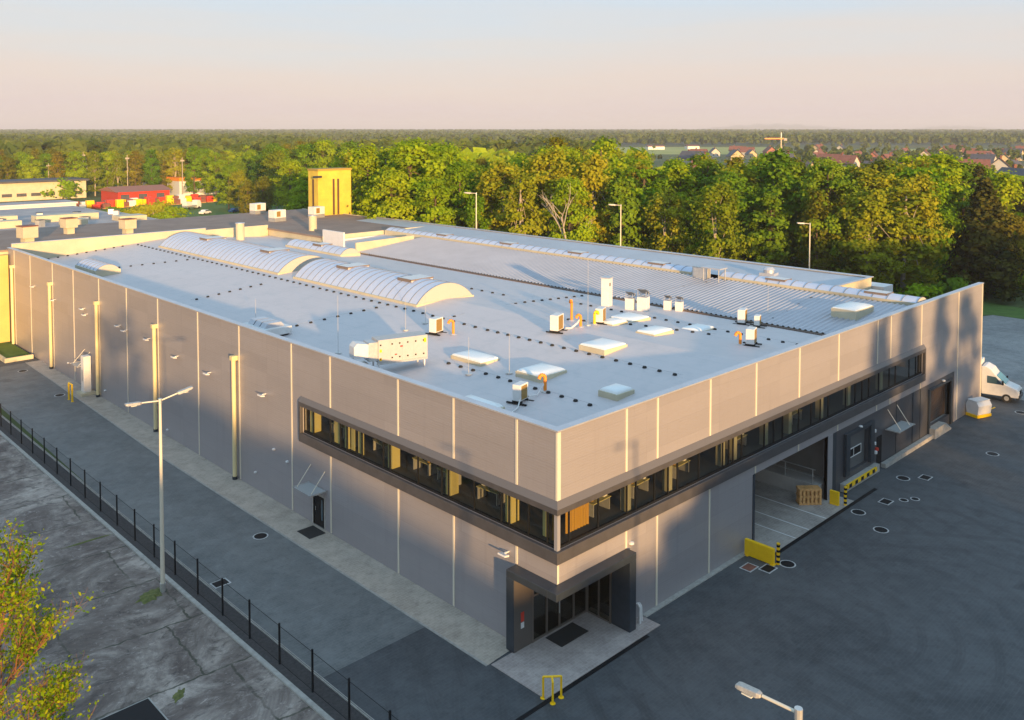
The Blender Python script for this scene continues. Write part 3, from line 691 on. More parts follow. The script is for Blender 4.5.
# ------------------------------------------------------------------ things on the roof
def outdoor_unit(rz_, loc, label, s=1.0):
    t = thing('air_conditioner', label, 'air conditioner', loc, rz_, 'air conditioner units on the roof')
    MB().box(-.28*s, .28*s, -.5*s, .5*s, .18, .18+1.0*s).build('casing', M['white'], t, bevel=.03)
    b = MB(); b.box(.282*s, .31*s, -.36*s, .30*s, .26, .10+1.0*s); b.build('grille', M['grille'], t)
    for q_ in (-1, 1):
        MB().cbox((0, q_*.38*s, .125), (.68*s, .08*s, .11)).build('foot', M['rubber'], t)
        MB().cbox((0, q_*.475, .035), (1.4, .15, .07)).build('support_rail', M['black'], t)
    return t
def T(x, y): return (x, y, zr(x))
A = R(-90)
outdoor_unit(A+R(20), T(18.1,16.9), 'white air conditioner unit in the middle of the roof beside an orange pipe', 1.2)
outdoor_unit(A+R(15), T(5.9,8.6), 'white air conditioner unit nearest the warehouse corner with cable loop on the roof')
outdoor_unit(A+R(25), T(23.0,16.6), 'white air conditioner unit close to the tall white chimney and low roof windows', 1.1)
outdoor_unit(A+R(15), T(12.3,24.6), 'white air conditioner unit just behind the white duct machine on the roof', 1.1)
outdoor_unit(A+R(20), T(26.0,4.6), 'white air conditioner unit with orange pipe nearest the right parapet', 1.1)
outdoor_unit(A+R(20), T(34.0,10.2), 'white air conditioner unit at the edge of the ribbed roof', 1.1)
outdoor_unit(A+R(20), T(33.9,8.7), 'small white air conditioner unit with red tag beside the ribbed roof', .8)
def goose(loc, hgt, rz_, label, m='orange'):
    t = thing('cable_pipe', label, 'pipe', loc, rz_, 'bent orange pipes on the roof')
    b = MB(); pts = [(0,0,0), (0,0,hgt), (.12,0,hgt+.14), (.32,0,hgt+.12), (.40,0,hgt-.1)]
    b.path(pts, .11, 10); b.build('pipe', M[m], t, smooth=True)
    MB().lathe((0,0,0), [(.28,0),(.24,.06),(.13,.1)], 12).build('flange', M['galv'], t)
goose(T(20.1,16.2), .85, R(160), 'orange bent pipe right beside the middle air conditioner')
goose(T(22.0,16.4), .9, R(-10), 'yellow bent pipe in front of the air conditioner near the chimney', 'yellow')
goose(T(21.7,18.6), 1.5, R(60), 'tallest orange pipe on the roof, left of the white chimney')
goose(T(8.1,8.6), .95, R(150), 'orange bent pipe behind the nearest air conditioner')
goose(T(25.3,5.1), .8, R(150), 'orange bent pipe near the right parapet')
goose(T(12.9,23.2), 1.0, R(150), 'orange bent pipe behind the white duct machine')
# cable of the nearest unit
b = MB(); b.path([T(6.3,8.3)[:2]+(10.75,), (7.2,8.4,10.62), (7.8,8.7,10.75), (8.1,8.6,11.2)], .05, 8); b.path([(5.6,8.3,10.75), (5.0,7.9,10.42), (4.1,7.6,10.32), (3.2,7.2,10.22)], .04, 8)
tag(b.build('cable', M['white'], None, smooth=True), 'white cable looping from the nearest air conditioner over the roof', 'cable')
b = MB(); b.path([(18.8,16.6,11.65), (19.4,16.6,11.55), (19.9,16.4,11.9), (20.1,16.2,12.3)], .07, 8)
tag(b.build('cable', M['white'], None, smooth=True), 'white insulated hose between middle air conditioner and orange pipe', 'cable')
# air handling unit on legs
t = thing('air_handling_unit', 'long cream white air handling unit on legs by the left parapet', 'ventilation unit', (5.15,20.1,10.35), R(-15)); t.scale = (.80,.9,1.0)
# local x along its length
b = MB(); b.box(-2.1, 2.5, -.75, .75, .75, 2.35); b.build('housing', mat('cream_housing', (.44,.43,.42), .5, noise=.05, nscale=2), t, bevel=.04)
for x in (-1.0, .1, 1.2): MB().box(x-.015, x+.015, -.765, -.751, .8, 2.3).build('panel_seam', M['galv'], t)
b = MB()
for x in (-1.9, -.85, -.15, .6, 1.35, 2.1):
    for z in (1.05, 2.0): b.box(x-.06, x+.06, -.79, -.752, z-.05, z+.05)
b.build('latch', M['black'], t)
b = MB(); b.box(-.1, .14, -.775, -.752, 1.72, 1.82); b.box(-.6,-.4,-.775,-.752,1.2,1.28); b.build('warning_sticker', M['red'], t)
b = MB(); b.box(2.1, 2.35, -.775, -.752, 1.85, 2.15); b.box(-2.0,-1.8,-.775,-.752,1.5,1.7); b.box(-2.0,-1.8,-.775,-.752,.9,1.1); b.build('warning_sticker', M['yellow'], t)
b = MB(); b.box(-2.2, 2.5, -.72, -.62, .62, .75); b.box(-2.2, 2.5, .62, .72, .62, .75); b.build('base_frame', M['galv'], t)
for x in (-2.0, 2.2):
    for y in (-.67, .67): MB().box(x-.06, x+.06, y-.06, y+.06, 0, .62).build('leg', M['white'], t)
b = MB(); b.box(-2.9, -2.1, -.6, .6, .9, 2.2); b.build('duct_collar', M['galv'], t)
b = MB(); b.extr([(-4.2,1.2), (-2.9,1.2), (-2.9,2.1), (-3.9,2.25), (-4.2,2.0)], 'y', -.55, .55) ; b.build('intake_hood', M['white'], t)
b = MB(); b.box(-4.4, -2.9, -.5, .5, .35, .8); b.build('intake_duct', M['galv'], t)
for x in (-4.2, -3.1): MB().box(x-.05, x+.05, -.4, .4, 0, .35).build('leg', M['white'], t)
# condenser bank by the left parapet
t = thing('condenser_unit', 'low pale grey condenser unit beside the left parapet', 'ventilation unit', (4.0,36.6,10.30), 0)
MB().box(-1.3, 1.3, -1.9, 1.9, .15, .75).build('casing', M['white'], t, bevel=.03)
for y in (-1.0, 0, 1.0): MB().extr([(-.9,.75), (.9,.75), (.6,1.12), (-.6,1.12)], 'y', y-.42, y+.42).build('hood', M['cap'], t)
MB().box(-1.1, 1.1, -1.7, 1.7, 0, .15).build('base', M['black'], t)
# white chimney
t = thing('chimney', 'tall narrow white chimney box standing on the roof', 'chimney', (31.0,22.6,10.75), R(20))
MB().box(-.5, .5, -.38, .38, 0, 2.7).build('shaft', M['white'], t, bevel=.02)
MB().box(-.57, .57, -.45, .45, 2.7, 2.8).build('cap', M['cap'], t); MB().box(-.35,-.15,-.41,-.381,2.0,2.3).build('vent', M['black'], t)
# roof fans with slanted cowls
M['cowl'] = mat('weathered_steel', (.20,.20,.20), .45, .6)
def cowl(loc, label, s=1):
    t = thing('roof_fan', label, 'roof vent', loc, R(20), 'roof fans with slanted cowls'); t.scale = (s,s,s)
    MB().box(-.42, .42, -.42, .42, 0, 1.15).build('housing', M['white'], t, bevel=.02)
    MB().cbox((.15,0,1.55), (1.3,.75,.05), 0, 0, R(24)).build('cowl', M['cowl'], t)
    b = MB(); [b.box(x-.03, x+.03, y-.03, y+.03, 1.2, 1.62) for x in (-.35,.35) for y in (-.35,.35)]; b.build('bracket', M['galv'], t)
cowl(T(31.3,20.1), 'white roof fan with slanted cowl right of the white chimney', .9); cowl(T(31.8,19.0), 'larger white roof fan with slanted cowl, right of its neighbour by the chimney', 1.1)
cowl(T(34.4,18.2), 'slim white roof fan on the left of the pair at the valley', .75); cowl(T(34.8,17.2), 'slim white roof fan on the right of the pair at the valley', .75)
t = thing('pipe_rack', 'grey steel pipe rack at the gap of the long skylight', 'rack', (45.4,20.4,11.7), 0)
for x, y in ((-.6,-.9), (.6,-.9), (-.6,.9), (.6,.9)): MB().tube((x,y,-.2), (x,y,1.3), .06).build('leg', M['galv'], t)
MB().box(-.7, .7, -1.1, 1.1, 1.3, 1.42).build('shelf', M['cap'], t)
t = thing('roof_fan', 'small pale roof fan on the blue rear roof', 'roof vent', (52,18,11.6), R(10))
MB().box(-.7,.7,-.8,.8,0,.5).build('base', M['cap'], t); MB().lathe((0,0,.5), [(.55,0),(.55,.3),(.7,.32),(.4,.6)], 12).build('housing', M['cap'], t)
# lightning rods
M['rod'] = mat('rod_grey', (.42,.42,.42), .7, spec=.2)
def rod(loc, h, label):
    t = thing('lightning_rod', label, 'lightning rod', loc, 0, 'lightning rods on the roof')
    MB().tube((0,0,.1), (0,0,h), .018, .012, 6).build('rod', M['rod'], t)
    MB().lathe((0,0,0), [(.25,0),(.25,.10),(.06,.14)], 12).build('foot', M['galv'], t)
for x, y, h, lb in ((4.6,26.8,4.4,'tall white lightning rod left of the air handling unit'), (11.4,27.4,2.6,'short lightning rod on the left behind the air handling unit'),
        (13.6,27.6,2.6,'short lightning rod on the right behind the air handling unit'), (7.3,15.0,2.6,'thin lightning rod in front of the nearest low roof windows'),
        (9.1,12.9,2.8,'lightning rod behind the nearest air conditioner'), (21.2,16.4,5.4,'tallest lightning rod standing beside the yellow pipe'),
        (38.2,10.2,2.4,'white lightning rod on the ribbed roof'), (5.4,41.0,2.0,'lightning rod behind the condenser by the left parapet')):
    rod(T(x,y), h, lb)
# lightning conductor lines carried by black blocks
M['dullwire'] = mat('dull_wire', (.25,.25,.26), .9, spec=.1)
cblock = None
def conductor(pts, label, step=1.15):
    global cblock
    t = thing('lightning_conductor', label, 'conductor', (pts[0][0], pts[0][1], zr(pts[0][0])), 0, 'conductor lines on black blocks')
    o = Vector(t.location)
    P3 = [Vector((x, y, zr(x))) for x, y in pts]
    b = MB(); b.path([p - o + Vector((0,0,.14)) for p in P3], .006, 4); b.build('wire', M['dullwire'], t)
    tot = 0
    for a, c in zip(P3, P3[1:]):
        L = (c-a).length; k = max(1, int(L/step))
        for i in range(k):
            p = a + (c-a)*((i+.5)/k) - o
            if cblock is None:
                cblock = MB().lathe((0,0,0), [(.15,0),(.15,.07),(.11,.12)], 8).build('block', M['rubber'], t)
                cblock.location = p
            else:
                q = cblock.copy(); col.objects.link(q); q.parent = t; q.location = p
def nz(v): return v
conductor([(15.6,94), (15.5,50), (15.5,31), (15.2,22.5)], 'line of black conductor blocks running beside the big skylights', 1.25)
conductor([(15.2,22.3), (15.3,13), (15.3,3.2)], 'conductor line from the big skylight towards the front parapet')
conductor([(6.2,36.6), (14.9,35.4)], 'conductor line from the condenser towards the big skylight')
conductor([(8,18.6), (8.1,13.5), (8,4.2)], 'conductor line closest to the warehouse corner')
conductor([(7.2,79.3), (15.2,75.2)], 'conductor line from the small left skylight to the big skylight')
conductor([(5.4,54.0), (13.6,54.2)], 'conductor line crossing the left roof near the gap of the skylights')
conductor([(1.5,94.4), (14.5,94.4)], 'conductor line along the foot of the cream end parapet')
conductor([(15.8,27.2), (24.5,27.4), (34.0,27.8)], 'conductor line crossing the roof behind the tallest lightning rod')
conductor([(20.6,20.5), (25.0,14.3), (27.0,8.2)], 'diagonal conductor line between the low roof windows')
conductor([(29.2,2), (29.2,26)], 'conductor line parallel to the valley gutter')
conductor([(35.8,24.2), (45.6,20.2)], 'conductor line climbing the ribbed roof to the pipe rack', 2.2)
conductor([(35.8,9.1), (45.6,9.3)], 'conductor line climbing the ribbed roof near the front', 2.2)
conductor([(26.5,31), (26.3,60)], 'conductor line on the right of the big skylights', 1.5)

# ------------------------------------------------------------------ lamps
def head(b, c, d, s=1):
    """lamp head: tapered flat box pointing along unit vector d"""
    c = Vector(c); d = Vector(d).normalized(); a = Vector((-d.y, d.x, 0)).normalized(); up = a.cross(d) * -1
    if up.z < 0: up = -up
    L, Wd = .92*s, .36*s
    prof = [(-.5, .55, .07), (-.36, .95, .10), (.38, 1.0, .085), (.5, .88, .05)]
    vs = []
    for t, ww, h in prof:
        for sx, sz in ((-1,-1), (1,-1), (.75,1), (-.75,1)):
            vs.append(c + d*L*t + a*Wd/2*ww*sx + up*h*s*sz*.8)
    fs = [(4*k+i, 4*k+(i+1) % 4, 4*k+4+(i+1) % 4, 4*k+4+i) for k in range(3) for i in range(4)] + [(3,2,1,0), (12,13,14,15)]
    b.add(vs, fs)
M['lamp'] = mat('lamp_housing', (.42,.40,.37), .45, .3, noise=.2, nscale=14)
def street_lamp(x, y, h, arms, label, lean=0.03, s=1.0):
    t = thing('street_lamp', label, 'street lamp', (x, y, 0), 0, 'tall street lamps')
    MB().tube((0,0,0), (lean,0,h-.5), .13, .075, 12).build('pole', M['joint'], t, smooth=True)
    MB().tube((0,0,0), (0,0,.5), .16, n=12).build('base', M['galv'], t, smooth=True)
    MB().tube((lean,0,h-.62), (lean,0,h-.32), .11, n=10).build('collar', M['galv'], t)
    for ax, ay, dz in arms:
        d = Vector((ax, ay, dz)); L = d.length; d.normalize()
        b = MB(); b.tube((lean,0,h-.45), Vector((lean,0,h-.45)) + d*(L-.4), .045, n=8); am = b.build('arm', M['joint'], t)
        b = MB(); head(b, Vector((lean,0,h-.45)) + d*L, d, s); hd = b.build('lamp_head', M['lamp'], am, bevel=.015)
        b = MB(); cc = Vector((lean,0,h-.55)) + d*L; b.cbox((cc.x, cc.y, cc.z), (.3,.3,.03), math.atan2(d.y, d.x)); b.build('lens', M['lens'], hd)
street_lamp(-11.2, 21.26, 11.8, [(-1.5,.1,.12), (1.45,-.1,.35)], 'tall pale street lamp with two arms standing on the old concrete behind the fence')
street_lamp(-10.95, -18.75, 12.4, [(0,1.45,-.05)], 'street lamp at the bottom edge with only its head and arm in view', s=.82)
street_lamp(-6.4, -30.0, 13.6, [(-1.5,0,.2)], 'street lamp in the yard outside the frame, its shadow falls on the front wall', s=.8)
for px, D, h, lb in ((476,142,17.3,'street lamp behind the warehouse, leftmost, in front of the tall green trees'), (621,136,15.9,'street lamp behind the warehouse at the middle of the tree line'), (811,128,13.9,'street lamp behind the warehouse, rightmost, at the dark trees')):
    p = vd(px, D); street_lamp(p[0], p[1], h, [(-1.0,.9,.1)], lb, s=1.3)

# ------------------------------------------------------------------ fence
F = thing('mesh_fence', 'thin black mesh fence along the kerb beside the side yard', 'fence', (0,0,0))
k = 0
y = 3.75
ysf = [.62 + 3.135*i for i in range(-10, 34)]
for y in ysf:
    MB().box(-9.935, -9.855, y-.04, y+.04, .03, 2.15).build('post', M['black'], F)
b = MB()
b.tube((-9.9,ysf[0],2.02), (-9.9,ysf[-1],2.02), .012, n=4); b.tube((-9.9,ysf[0],.12), (-9.9,ysf[-1],.12), .012, n=4); b.tube((-9.9,ysf[0],1.1), (-9.9,ysf[-1],1.1), .008, n=4)
b.build('rail_wire', M['black'], F)
def meshnet():
    m = bpy.data.materials.new('wire_net'); m.use_nodes = True; n = m.node_tree.nodes; l = m.node_tree.links; n.clear()
    o = n.new('ShaderNodeOutputMaterial'); d = n.new('ShaderNodeBsdfDiffuse'); d.inputs[0].default_value = (.02,.025,.03,1); t = n.new('ShaderNodeBsdfTransparent')
    x = n.new('ShaderNodeMixShader'); x.inputs[0].default_value = .16
    l.new(t.outputs[0], x.inputs[1]); l.new(d.outputs[0], x.inputs[2]); l.new(x.outputs[0], o.inputs[0]); return m
b = MB(); b.quad((-9.9,ysf[0],.1), (-9.9,ysf[-1],.1), (-9.9,ysf[-1],2.0), (-9.9,ysf[0],2.0)); b.build('wire_net', meshnet(), F)

# ------------------------------------------------------------------ small things in the yard
M['ring'] = mat('worn_road_paint', (.30,.30,.30), .8, c2=(.62,.62,.61), nscale=6)
def manhole(x, y, label, sq=False, r=.42, m='black', rz_=0):
    t = thing('manhole_cover', label, 'manhole cover', (x, y, 0), rz_, 'manhole covers with white painted rings')
    if sq:
        MB().box(-r-.09, r+.09, -r*.75-.09, r*.75+.09, .003, .010).build('painted_ring', M['ring'], t)
        MB().box(-r, r, -r*.75, r*.75, .006, .018).build('cover', M[m], t)
    else:
        MB().lathe((0,0,0), [(r+.09,.003),(r+.09,.010)], 28).build('painted_ring', M['ring'], t)
        MB().lathe((0,0,0), [(r,.006),(r,.018)], 28).build('cover', M[m], t)
for x, y, sq, lb in ((-3.6,23.7,0,'round manhole cover in the side yard before the small door'), (-8.35,19.75,1,'square drain cover beside the fence'),
    (-2.9,79.3,0,'farthest round manhole cover near the golden end wall'), (-2.9,66.7,0,'round manhole cover beside the yellow hoop in the side yard'),
    (28.7,-2.5,0,'round manhole cover in front of the pallet stack bay'), (27.1,-4.8,0,'round manhole cover farthest out in the dark yard'),
    (33.1,-3.9,0,'faint round cover, left one of two small ones in the yard'), (33.9,-4.4,0,'faint round cover, right one of two small ones in the yard'),
    (37.2,-2.2,0,'round manhole cover in front of the dock door'), (38.6,-3.35,1,'square white-edged cover in front of the dock door'),
    (31.9,-3.1,1,'small square cover between the round covers in the yard'), (18.2,-2.75,0,'round manhole cover beside the striped post at the bay'),
    (16.1,-1.3,1,'small square cover with rusty lid at the wall'), (16.8,-2.2,1,'square cover with dark lid in front of the yellow barrier'),
    (47.8,-5.3,0,'faint round manhole cover towards the white van'), (61.5,-3.5,0,'round manhole cover beside the white van')):
    manhole(x, y, lb, bool(sq), .42 if x not in (33.1,33.9) else .25, 'tile' if 'rusty' in lb else 'black')
# mats
b = MB(); b.box(1.45, 3.6, 1.0, 2.2, .031, .055); tag(b.build('doormat', M['rubber'], bevel=.01), 'black doormat in front of the glass corner entrance', 'doormat')
b = MB(); b.box(-1.5, -.25, 21.0, 22.6, .013, .04); tag(b.build('doormat', M['rubber'], bevel=.01), 'black mat outside the small side door', 'doormat')
# hoop guards
def hoops(name, loc, posts, label, h=1.05, r=.055):
    t = thing(name, label, 'barrier', loc)
    for x, y in posts:
        MB().tube((x,y,0), (x,y,h), r, n=10).build('post', M['yellow'], t, smooth=True)
        MB().lathe((x,y,0), [(.14,0),(.14,.02),(.07,.03)], 10).build('foot', M['yellow'], t)
    return t
t = hoops('corner_guard', (-1.95,-1.5,0), [(-.25,.35), (-.22,-.25), (.40,-.22)], 'yellow tubular guard of three posts at the corner of the entrance pavement')
b = MB(); b.tube((-.25,.35,1.05), (-.08,.12,1.08), .055); b.tube((.40,-.22,1.05), (.12,-.05,1.08), .055); b.tube((-.22,-.25,1.0), (0,0,1.08), .055); b.tube((-.08,.12,1.08),(.12,-.05,1.08),.055); b.build('top_rail', M['yellow'], t)
t = hoops('hoop_barrier', (-2.7,64.0,0), [(0,.5), (0,-.5)], 'yellow hoop barrier standing by the wall of the side yard', 1.7, .09)
MB().tube((0,.5,1.7), (0,-.5,1.7), .09).build('top_rail', M['yellow'], t)
# white cabinet with plinth beside the far side door
t = thing('meter_cabinet', 'tall pale cabinet on a yellow-cream base against the side wall', 'cabinet', (-.8,65.2,0))
MB().box(-.7,.7,-.8,.8,0,.3).build('base', M['cream'], t); MB().box(-.35,.35,-.45,.45,.3,4.0).build('casing', M['white'], t, bevel=.03); MB().box(-.37,-.352,-.2,.2,1.4,2.6).build('door_plate', M['galv'], t)
# yellow barriers at the bay
t = thing('safety_barrier', 'solid yellow safety barrier at the left side of the drive-in bay', 'barrier', (17.45,-1.3,0))
MB().box(-.12,.12,-.95,1.1,.02,1.05).build('panel', M['yellow'], t, bevel=.04); MB().box(-.2,.2,-1.0,-.75,0,.06).build('foot', M['yellow'], t); MB().box(-.2,.2,.8,1.05,0,.06).build('foot', M['yellow'], t)
t = thing('safety_barrier', 'short yellow safety barrier at the right side of the drive-in bay', 'barrier', (28.75,-.75,0))
MB().box(-.1,.1,-.3,.4,.02,1.0).build('panel', M['yellow'], t, bevel=.04); MB().box(-.15,.15,-.28,.35,0,.06).build('foot', M['yellow'], t)
def bollard(x, y, label):
    t = thing('striped_bollard', label, 'bollard', (x, y, 0), 0, 'black and yellow striped bollards')
    MB().tube((0,0,0), (0,0,1.35), .11, n=12).build('post', M['yellow'], t, smooth=True)
    for i in range(4): MB().tube((0,0,.12+i*.33), (0,0,.28+i*.33), .114, n=12, cap=False).build('black_band', M['black'], t, smooth=True)
bollard(17.75, -2.35, 'black and yellow striped bollard beside the long yellow barrier'); bollard(29.2, -1.3, 'black and yellow striped bollard at the right jamb of the bay')
# pallets
t = thing('pallet_stack', 'stack of wooden pallets standing on edge inside the drive-in bay', 'pallets', (27.6,.7,.01), R(48)); t.scale = (1.2,1.35,1.1)
for i in range(4):
    x = -.30 + i*.17; p = MB()
    for yy in (-.6,-.38,-.16,.06,.28,.48): p.box(x, x+.025, yy, yy+.12, 0, 1.05)
    for z in (.0, .47, .93): p.box(x+.026, x+.12, -.6, .6, z, z+.12)
    p.build('pallet', M['wood'], t)
# downspout stubs by the portal
t = thing('vent_pipe', 'pair of white plastic pipe stubs leaning at the portal foot', 'pipe', (6.2,-.45,.03))
MB().path([(0,0,0),(0,.0,.9),(-.12,.1,1.15)], .07, 10).build('pipe', M['white'], t, smooth=True); MB().path([(.3,.12,0),(.26,.12,.8),(.12,.16,1.05)], .07, 10).build('pipe', M['white'], t, smooth=True)
# grit bin
t = thing('grit_bin', 'white grit container with yellow base standing at the foot of the front wall', 'container', (57.6,-1.0,0), R(-20))
MB().extr([(-.6,.3), (.6,.3), (.72,1.15), (.45,1.55), (-.45,1.55), (-.72,1.15)], 'x', -.9, .9).build('body', M['white'], t, bevel=.04)
MB().box(-.95,.95,-.65,.65,.02,.3).build('base', M['yellow'], t, bevel=.02); MB().box(-.92,.92,-.5,.5,1.551,1.6).build('lid', M['white'], t)
MB().tube((.95,0,.3), (2.0,-.2,.6), .05).build('drawbar', M['yellow'], t)
# flat plate and moss on old concrete
t = thing('black_rectangle', 'flat black plate lying on the old concrete at the lower edge', 'rectangle', (-17.5,9.75,0), 0)
MB().box(-1.7,1.7,-2.2,2.2,-.001,.03).build('rectangle', M['black'], t); MB().box(-1.78,1.78,-2.28,2.28,-.002,.012).build('rim', M['kerb'], t)  # plain black rectangle laid flat on the slabs, pale rim round it
def patch(name, x, y, rx, ry, m, rz_=0, h=.05):
    b = MB(); n_ = 28; pts = []
    for i in range(n_):
        a = 2*math.pi*i/n_; q = 1 + rnd.uniform(-.3,.25)
        u, v_ = rx*q*math.cos(a), ry*q*math.sin(a); pts.append((x+u*math.cos(rz_)-v_*math.sin(rz_), y+u*math.sin(rz_)+v_*math.cos(rz_)))
    vs = [(px_, py_, 0) for px_, py_ in pts] + [(x+(px_-x)*.6+rnd.uniform(-.05,.05), y+(py_-y)*.6, h*rnd.uniform(.6,1.3)) for px_, py_ in pts] + [(x, y, h)]
    fs = [(i, (i+1) % n_, n_+(i+1) % n_, n_+i) for i in range(n_)] + [(n_+i, n_+(i+1) % n_, 2*n_) for i in range(n_)]
    b.add(vs, fs); return tag(b.build(name, m, smooth=True), kind='stuff')
tag(patch('moss_patch', -11.9, 21.3, .95, .6, M['moss'], .4, .1), 'green moss and grass around the foot of the street lamp', 'moss')
tag(patch('moss_patch', -14.6, 11.2, .5, .25, M['moss'], .9, .03), 'mossy hole in the old concrete near the black plate', 'moss')
tag(patch('moss_patch', -12.2, 31.0, 1.5, .13, M['moss'], -.05, .02), 'moss along a slab joint of the old concrete', 'moss')

# ------------------------------------------------------------------ white van
VD = Vector((.13,-.99,0)).normalized(); ang = math.atan2(VD.y, VD.x)
side = Vector((-VD.y, VD.x, 0))
vo = Vector((63.9,-1.2,0)) + side*1.0 - VD*3.25
V = thing('delivery_van', 'white box van parked beyond the far corner of the warehouse', 'van', tuple(vo), ang); V.scale = (1.1, 1.05, 1.13)
MB().box(-3.2, 1.05, -1.14, 1.14, .78, 3.3).build('cargo_box', M['white'], V, bevel=.04)
b = MB(); b.extr([(1.16,.45),(1.16,2.9),(1.45,2.98),(2.0,2.72),(2.35,2.28),(3.15,1.55),(4.05,1.25),(4.2,.95),(4.22,.5)], 'y', -.98, .98); cab = b.build('cab', M['white'], V, bevel=.07)
b = MB(); b.extr([(2.38,2.22),(3.12,1.58),(3.17,1.62),(2.43,2.27)], 'y', -.86, .86); b.build('windscreen', mat('windscreen_teal', (.06,.25,.30), .08, spec=.9), cab)
for s_ in (-1, 1):
    b = MB(); ya, yb = (.983, .995) if s_ > 0 else (-.995, -.983); b.extr([(1.65,1.5),(2.95,1.5),(2.35,2.12),(1.65,2.15)], 'y', ya, yb); b.build('side_window', M['carglass'], cab)
    b = MB(); b.cbox((2.95, s_*1.14, 1.72), (.12,.24,.36)); b.build('mirror', M['black'], cab)
    b = MB(); b.cbox((4.12, s_*.75, 1.02), (.16,.36,.2), 0, 0, R(-20)); b.build('headlight', M['lens'], cab)
MB().box(4.0, 4.28, -.96, .96, .38, .75).build('bumper', M['dark'], V, bevel=.03); MB().box(4.2,4.24,-.5,.5,.8,1.05).build('grille', M['black'], V)
MB().box(-3.1, 1.2, -.9, .9, .5, .75).build('chassis', M['dark'], V)
for x in (-2.1, 3.25):
    for s_ in (-1, 1):
        b = MB(); b.tube((x,s_*.78,.37), (x,s_*1.0,.37), .37, n=20); wh = b.build('wheel', M['rubber'], V, smooth=True)
        b = MB(); b.tube((x,s_*1.0,.37), (x,s_*1.012,.37), .2, n=14); b.build('rim', M['galv'], wh)

# ------------------------------------------------------------------ neighbouring buildings
H = thing('old_hall', 'older low hall with brown bitumen roof behind the warehouse end', 'hall', (0,0,0))
Mbit = mat('brown_bitumen', (.20,.145,.12), .9, c2=(.29,.215,.175), nscale=.25, detail=8)
b = MB(); b.box(-12, 57, 95.7, 120, 0, 11.6); b.box(36.4, 57, 79.5, 95.65, 0, 11.6); b.box(57, 60.5, 98, 120, 0, 11.0); b.build('wall', M['cream'], H)
b = MB(); b.box(-12.2, 57.2, 95.62, 120.2, 11.6, 11.85); b.box(36.2, 57.2, 79.3, 95.6, 11.6, 11.85); b.build('roof', Mbit, H)
b = MB(); b.box(36.1, 57.3, 79.15, 79.3, 11.35, 11.95); b.box(57.2,57.35,79.15,120.2,11.4,11.95); b.build('roof_edge', M['cream'], H)
b = MB(); b.box(-12.3, -.2, 94.5, 95.6, 0, 11.3); b.build('end_wall', mat('yellow_render', (.60,.44,.14), .7, noise=.08, nscale=.5), H)
b = MB(); b.prism([(57.5,96),(63,100),(63,112),(57.5,118)], 0, 11.2); b.build('annex', Mbit, H)
for x, y, z, s_ , lb in ((3.2,98.6,11.85,1.0,'cream mushroom roof vent, leftmost, near the golden wall'), (17.2,101.2,11.85,.9,'cream mushroom roof vent in the middle of the old hall'), (11.5,108.5,11.85,.9,'cream mushroom roof vent at the far edge of the old hall')):
    t = thing('mushroom_vent', lb, 'roof vent', (x,y,z), R(10), 'square mushroom vents on the old hall')
    MB().box(-.6*s_,.6*s_,-.6*s_,.6*s_,0,1.1*s_).build('neck', M['cream'], t); MB().box(-.98*s_,.98*s_,-.98*s_,.98*s_,1.0*s_,2.5*s_).build('hood', M['cream'], t, bevel=.05); MB().box(-1.02*s_,1.02*s_,-1.02*s_,1.02*s_,2.5*s_,2.62*s_).build('lid', M['tile'], t)
for x, y, z, lb in ((29.3,90.6,11.2,'cream cylinder chimney behind the big skylight'), (39.4,87.2,11.85,'cream cylinder chimney in front of the dark gable')):
    t = thing('flue', lb, 'flue', (x,y,z), 0, 'cream cylinder flues'); MB().tube((0,0,-.5),(0,0,2.2),.62,n=16).build('pipe', M['cream'], t, smooth=True); MB().tube((0,0,2.2),(0,0,2.3),.7,n=16).build('cap', M['cap'], t)
for x, y, lb in ((42.4,103.2,'large white ventilation unit on the old hall roof'), (50.4,104.0,'smaller white ventilation unit beside the yellow tower'), (46.5,117.5,'white ventilation box at the far edge of the old hall')):
    t = thing('ventilation_unit', lb, 'ventilation unit', (x,y,11.85), R(12), 'ventilation units on the old hall')
    MB().box(-1.2,1.2,-.8,.8,.6,1.9).build('casing', M['white'], t, bevel=.05); MB().box(-1.2,1.2,-.8,.8,0,.6).build('base', M['galv'], t); MB().box(-.8,0,-.83,-.801,.8,1.7).build('grille', M['grille'], t)
# dark gable roof ridge piece right
b = MB(); b.box(36.15, 36.4, 74, 79.3, 10, 12.9); b.box(36.4, 46.5, 79.0, 79.14, 10, 11.3); b.build('link_wall', M['white'], H)
# yellow tower
t = thing('yellow_tower', 'square yellow rendered tower with two narrow vertical slits', 'tower', (0,0,0))
Myel = mat('ochre_render', (.62,.45,.06), .8, noise=.15, nscale=.6, bump=.1, bscale=3)
b = MB(); b.box(52.0, 58.9, 106.0, 109.2, 0, 19.8); b.build('wall', Myel, t)
b = MB(); b.box(51.88, 59.02, 105.88, 109.32, 19.8, 20.15); b.build('roof', mat('tower_coping', (.35,.24,.05), .8), t)
b = MB()
for x in (55.0, 55.95): b.box(x, x+.4, 105.94, 105.998, 11.9, 18.3)
b.build('window_slit', mat('slit_brown', (.10,.055,.03), .7), t)
b = MB(); b.box(51.94,51.998,107.3,107.8,11.9,18.3); b.build('window_slit', mat('slit_brown2', (.10,.055,.03), .7), t)
b = MB(); b.box(51.0,52.6,105.6,105.98,18.6,18.95); b.build('lamp_bracket', M['dark'], t)
